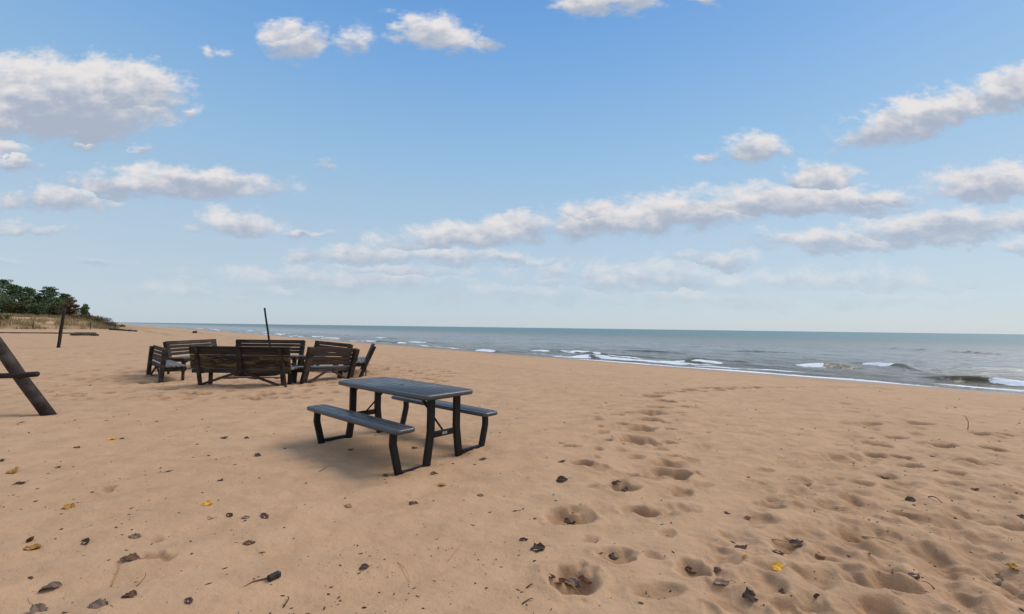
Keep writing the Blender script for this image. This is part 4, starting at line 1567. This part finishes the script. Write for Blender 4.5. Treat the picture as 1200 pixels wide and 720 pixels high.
L(grp, math_n(grp, 'MAXIMUM', dd, gi.outputs['D']), go.inputs['D'])
L(grp, hm, go.inputs['H'])

CLOUDS = [  # px, py (centre, on the flat part), half width px, up px, down px, slope (image, + rises to the right), strength
    (70, 122, 158, 66, 52, .0, 1.5), (-80, 125, 190, 85, 56, 0, 1.5), (140, 112, 90, 50, 36, 0, 1.2), (-20, 178, 60, 16, 16, 0, .8), (15, 190, 42, 7, 8, 0, .7),
    (345, 54, 44, 32, 20, 0, 1.0), (336, 44, 30, 26, 18, 0, 1.0), (415, 52, 26, 24, 16, .2, .55), (246, 67, 13, 10, 10, -.5, .36), (268, 66, 10, 7, 6, 0, .3),
    (510, 45, 60, 38, 20, -.1, 1.0), (570, 48, 26, 14, 12, 0, .5), (690, 5, 44, 24, 18, 0, .9), (745, 4, 36, 24, 18, 0, .9), (822, 2, 20, 10, 10, 0, .7),
    (205, 217, 160, 24, 20, 0, .95), (60, 236, 90, 22, 14, 0, .85), (275, 266, 62, 26, 12, 0, .9), (35, 269, 56, 10, 8, 0, .6),
    (166, 174, 16, 10, 8, 0, .5), (378, 193, 12, 7, 6, 0, .5), (105, 168, 20, 4, 5, 0, .4), (228, 132, 14, 8, 8, 0, .5), (0, 310, 40, 8, 6, 0, .35), (120, 308, 36, 5, 5, 0, .35),
    (1080, 140, 120, 36, 26, .28, 1.0), (1190, 105, 70, 40, 30, .3, 1.0), (1250, 95, 90, 40, 30, .2, 1.0),
    (885, 178, 52, 26, 16, .12, .9), (828, 186, 22, 8, 7, 0, .5), (965, 212, 44, 28, 14, .0, .95), (1170, 220, 100, 34, 22, .05, 1.0), (1280, 215, 100, 40, 26, 0, 1.0),
    (930, 240, 170, 30, 20, .04, 1.0), (1030, 232, 60, 18, 16, 0, .8), (760, 256, 190, 32, 22, .10, .95), (700, 252, 70, 20, 16, 0, .75), (560, 275, 150, 24, 18, .12, .8), (420, 298, 100, 16, 14, .05, .65),
    (1100, 270, 170, 28, 24, .12, .92), (980, 284, 120, 18, 16, 0, .75), (840, 305, 60, 14, 9, 0, .7), (1190, 262, 80, 20, 18, 0, .8), (1200, 292, 60, 12, 10, 0, .5),
    (690, 322, 110, 18, 16, 0, .48), (460, 318, 120, 16, 14, 0, .45), (620, 345, 180, 18, 16, 0, .40), (830, 352, 140, 16, 14, 0, .40), (300, 340, 120, 12, 10, 0, .34), (1050, 350, 120, 14, 12, 0, .34), (590, 306, 80, 12, 10, .0, .5),
    (400, 330, 200, 24, 18, 0, .56), (760, 330, 200, 28, 20, 0, .58), (980, 330, 180, 20, 14, 0, .5), (520, 300, 120, 16, 12, 0, .55), (200, 345, 120, 12, 10, 0, .35), (365, 272, 40, 5, 5, 0, .4), (895, 278, 30, 4, 5, 0, .35),
]


def to_ae(px, py):
    d = ray(px, py).normalized()
    return d.x / d.y, d.z / d.y


D, Hn = None, None
for (px, py, hw, upx, dn, slp, stg) in CLOUDS:
    a, e = to_ae(px, py)
    al, _ = to_ae(px - hw, py)
    ar, _ = to_ae(px + hw, py)
    _, eu = to_ae(px, py - upx)
    _, ed = to_ae(px, py + dn)
    g = nt.nodes.new('ShaderNodeGroup'); g.node_tree = grp
    L(nt, PW.outputs[0], g.inputs['P'])
    g.inputs['C'].default_value = (a, e, 0)
    g.inputs['invW'].default_value = 2 / (ar - al)
    g.inputs['invUp'].default_value = 1 / (eu - e)
    g.inputs['invDn'].default_value = 1 / (e - ed)
    # the picture's horizontal is a little rolled and far clouds foreshorten towards the edges
    g.inputs['slope'].default_value = slp - .0133
    g.inputs['strength'].default_value = stg
    if D is None:
        g.inputs['D'].default_value = -1.0
        g.inputs['H'].default_value = 0.0
    else:
        L(nt, D, g.inputs['D']); L(nt, Hn, g.inputs['H'])
    D, Hn = g.outputs['D'], g.outputs['H']

# unseen broken layer overhead and behind the camera, added as warm fill light
ov = nt.nodes.new('ShaderNodeVectorMath'); ov.operation = 'DIVIDE'
cz = nt.nodes.new('ShaderNodeCombineXYZ')
zc = math_n(nt, 'MAXIMUM', sep.outputs[2], .12)
for i in range(3):
    L(nt, zc, cz.inputs[i])
L(nt, nrm.outputs[0], ov.inputs[0]); L(nt, cz.outputs[0], ov.inputs[1])
ovn = noise_n(nt, ov.outputs[0], 1.6, 7, .58)
upm = maprange(nt, el, R(46), R(58))
behind = math_n(nt, 'MULTIPLY', maprange(nt, sep.outputs[1], .05, -.3), maprange(nt, el, R(6), R(20)))
ovm = math_n(nt, 'MAXIMUM', upm, behind)
ovd = math_n(nt, 'MULTIPLY', maprange(nt, ovn, .40, .58), ovm)

fn = noise_n(nt, mpn.outputs[0], 17, 7, .55)
fn2 = noise_n(nt, mpn.outputs[0], 9, 4, .5)
mp2 = nt.nodes.new('ShaderNodeMapping'); mp2.inputs['Scale'].default_value = (1, 1.7, 1); mp2.inputs['Location'].default_value = (-.012, -.03, 0)
L(nt, P0, mp2.inputs['Vector'])
fn_s = noise_n(nt, mp2.outputs[0], 17, 7, .55)
dens = math_n(nt, 'ADD', D, math_n(nt, 'MULTIPLY', math_n(nt, 'SUBTRACT', fn, .5), 1.15))
dens = math_n(nt, 'ADD', dens, math_n(nt, 'MULTIPLY', math_n(nt, 'SUBTRACT', fn2, .5), .5))
dens = math_n(nt, 'ADD', dens, math_n(nt, 'MULTIPLY', math_n(nt, 'SUBTRACT', noise_n(nt, mpn.outputs[0], 70, 5, .6), .5), .38))
cov = maprange(nt, dens, -.05, .52)
cov = math_n(nt, 'MULTIPLY', cov, maprange(nt, el, R(0.5), R(9), .35, 1.0))
# lit tops, grey bases: height in the cloud plus the relief of the billows
lit = math_n(nt, 'ADD', math_n(nt, 'MULTIPLY', Hn, .85), math_n(nt, 'MULTIPLY', math_n(nt, 'SUBTRACT', fn, fn_s), 1.5))
lit = math_n(nt, 'SUBTRACT', lit, math_n(nt, 'MULTIPLY', math_n(nt, 'SUBTRACT', dens, .45), .35))
litf = maprange(nt, lit, -.50, .62)
CB = 1.0 / SKY_STRENGTH
ccol = mixc(nt, litf, tuple(v * CB for v in (.40, .46, .57)), tuple(v * CB for v in (.80, .77, .77)))
# air between: low clouds take the colour of the haze
skyc = mixc(nt, 1.0, sky.outputs[0], (1.0, 1.0, 1.0, 1), 'MULTIPLY')
SKYMUL = skyc.node
rmp = nt.nodes.new('ShaderNodeValToRGB')
cr = rmp.color_ramp
stops = ((0, (.535, .625, .71)), (.22, (.475, .61, .735)), (.48, (.325, .545, .78)), (.72, (.205, .43, .775)), (.9, (.138, .35, .73)), (1.0, (.125, .32, .70)))
while len(cr.elements) < len(stops):
    cr.elements.new(.5)
for e_, (p_, c_) in zip(cr.elements, stops):
    e_.position, e_.color = p_, (*c_, 1)
L(nt, maprange(nt, el, 0, R(42), 0, 1, False), rmp.inputs['Fac'])
skyg = mixc(nt, 1.0, rmp.outputs[0], (CB, CB, CB, 1), 'MULTIPLY')
skyf = mixc(nt, .85, skyc, skyg)
hz = maprange(nt, el, R(2), R(16), .45, 0.0)
ccol = mixc(nt, hz, ccol, skyf)
full = mixc(nt, cov, skyf, ccol)
full = mixc(nt, ovd, full, tuple(v * CB for v in (.92, .88, .82)))
L(nt, full, bg.inputs['Color'])
w.cycles.sampling_method = 'MANUAL'
w.cycles.sample_map_resolution = 512

sd = bpy.data.lights.new('sun', 'SUN')
sd.energy = 2.75
sd.angle = R(30)
sd.color = (1.0, .91, .79)
so = bpy.data.objects.new('sun', sd)
link(so)
sdir = Vector((math.sin(R(SUN_AZ)) * math.cos(R(SUN_EL)), math.cos(R(SUN_AZ)) * math.cos(R(SUN_EL)), math.sin(R(SUN_EL))))
so.rotation_euler = (-sdir).to_track_quat('-Z', 'Y').to_euler()
so.location = (0, 0, 30)

SC.view_settings.view_transform = 'Standard'
SC.view_settings.look = 'None'
SC.view_settings.gamma = 1
SC.view_settings.exposure = 0.0
SC.cycles.max_bounces = 6
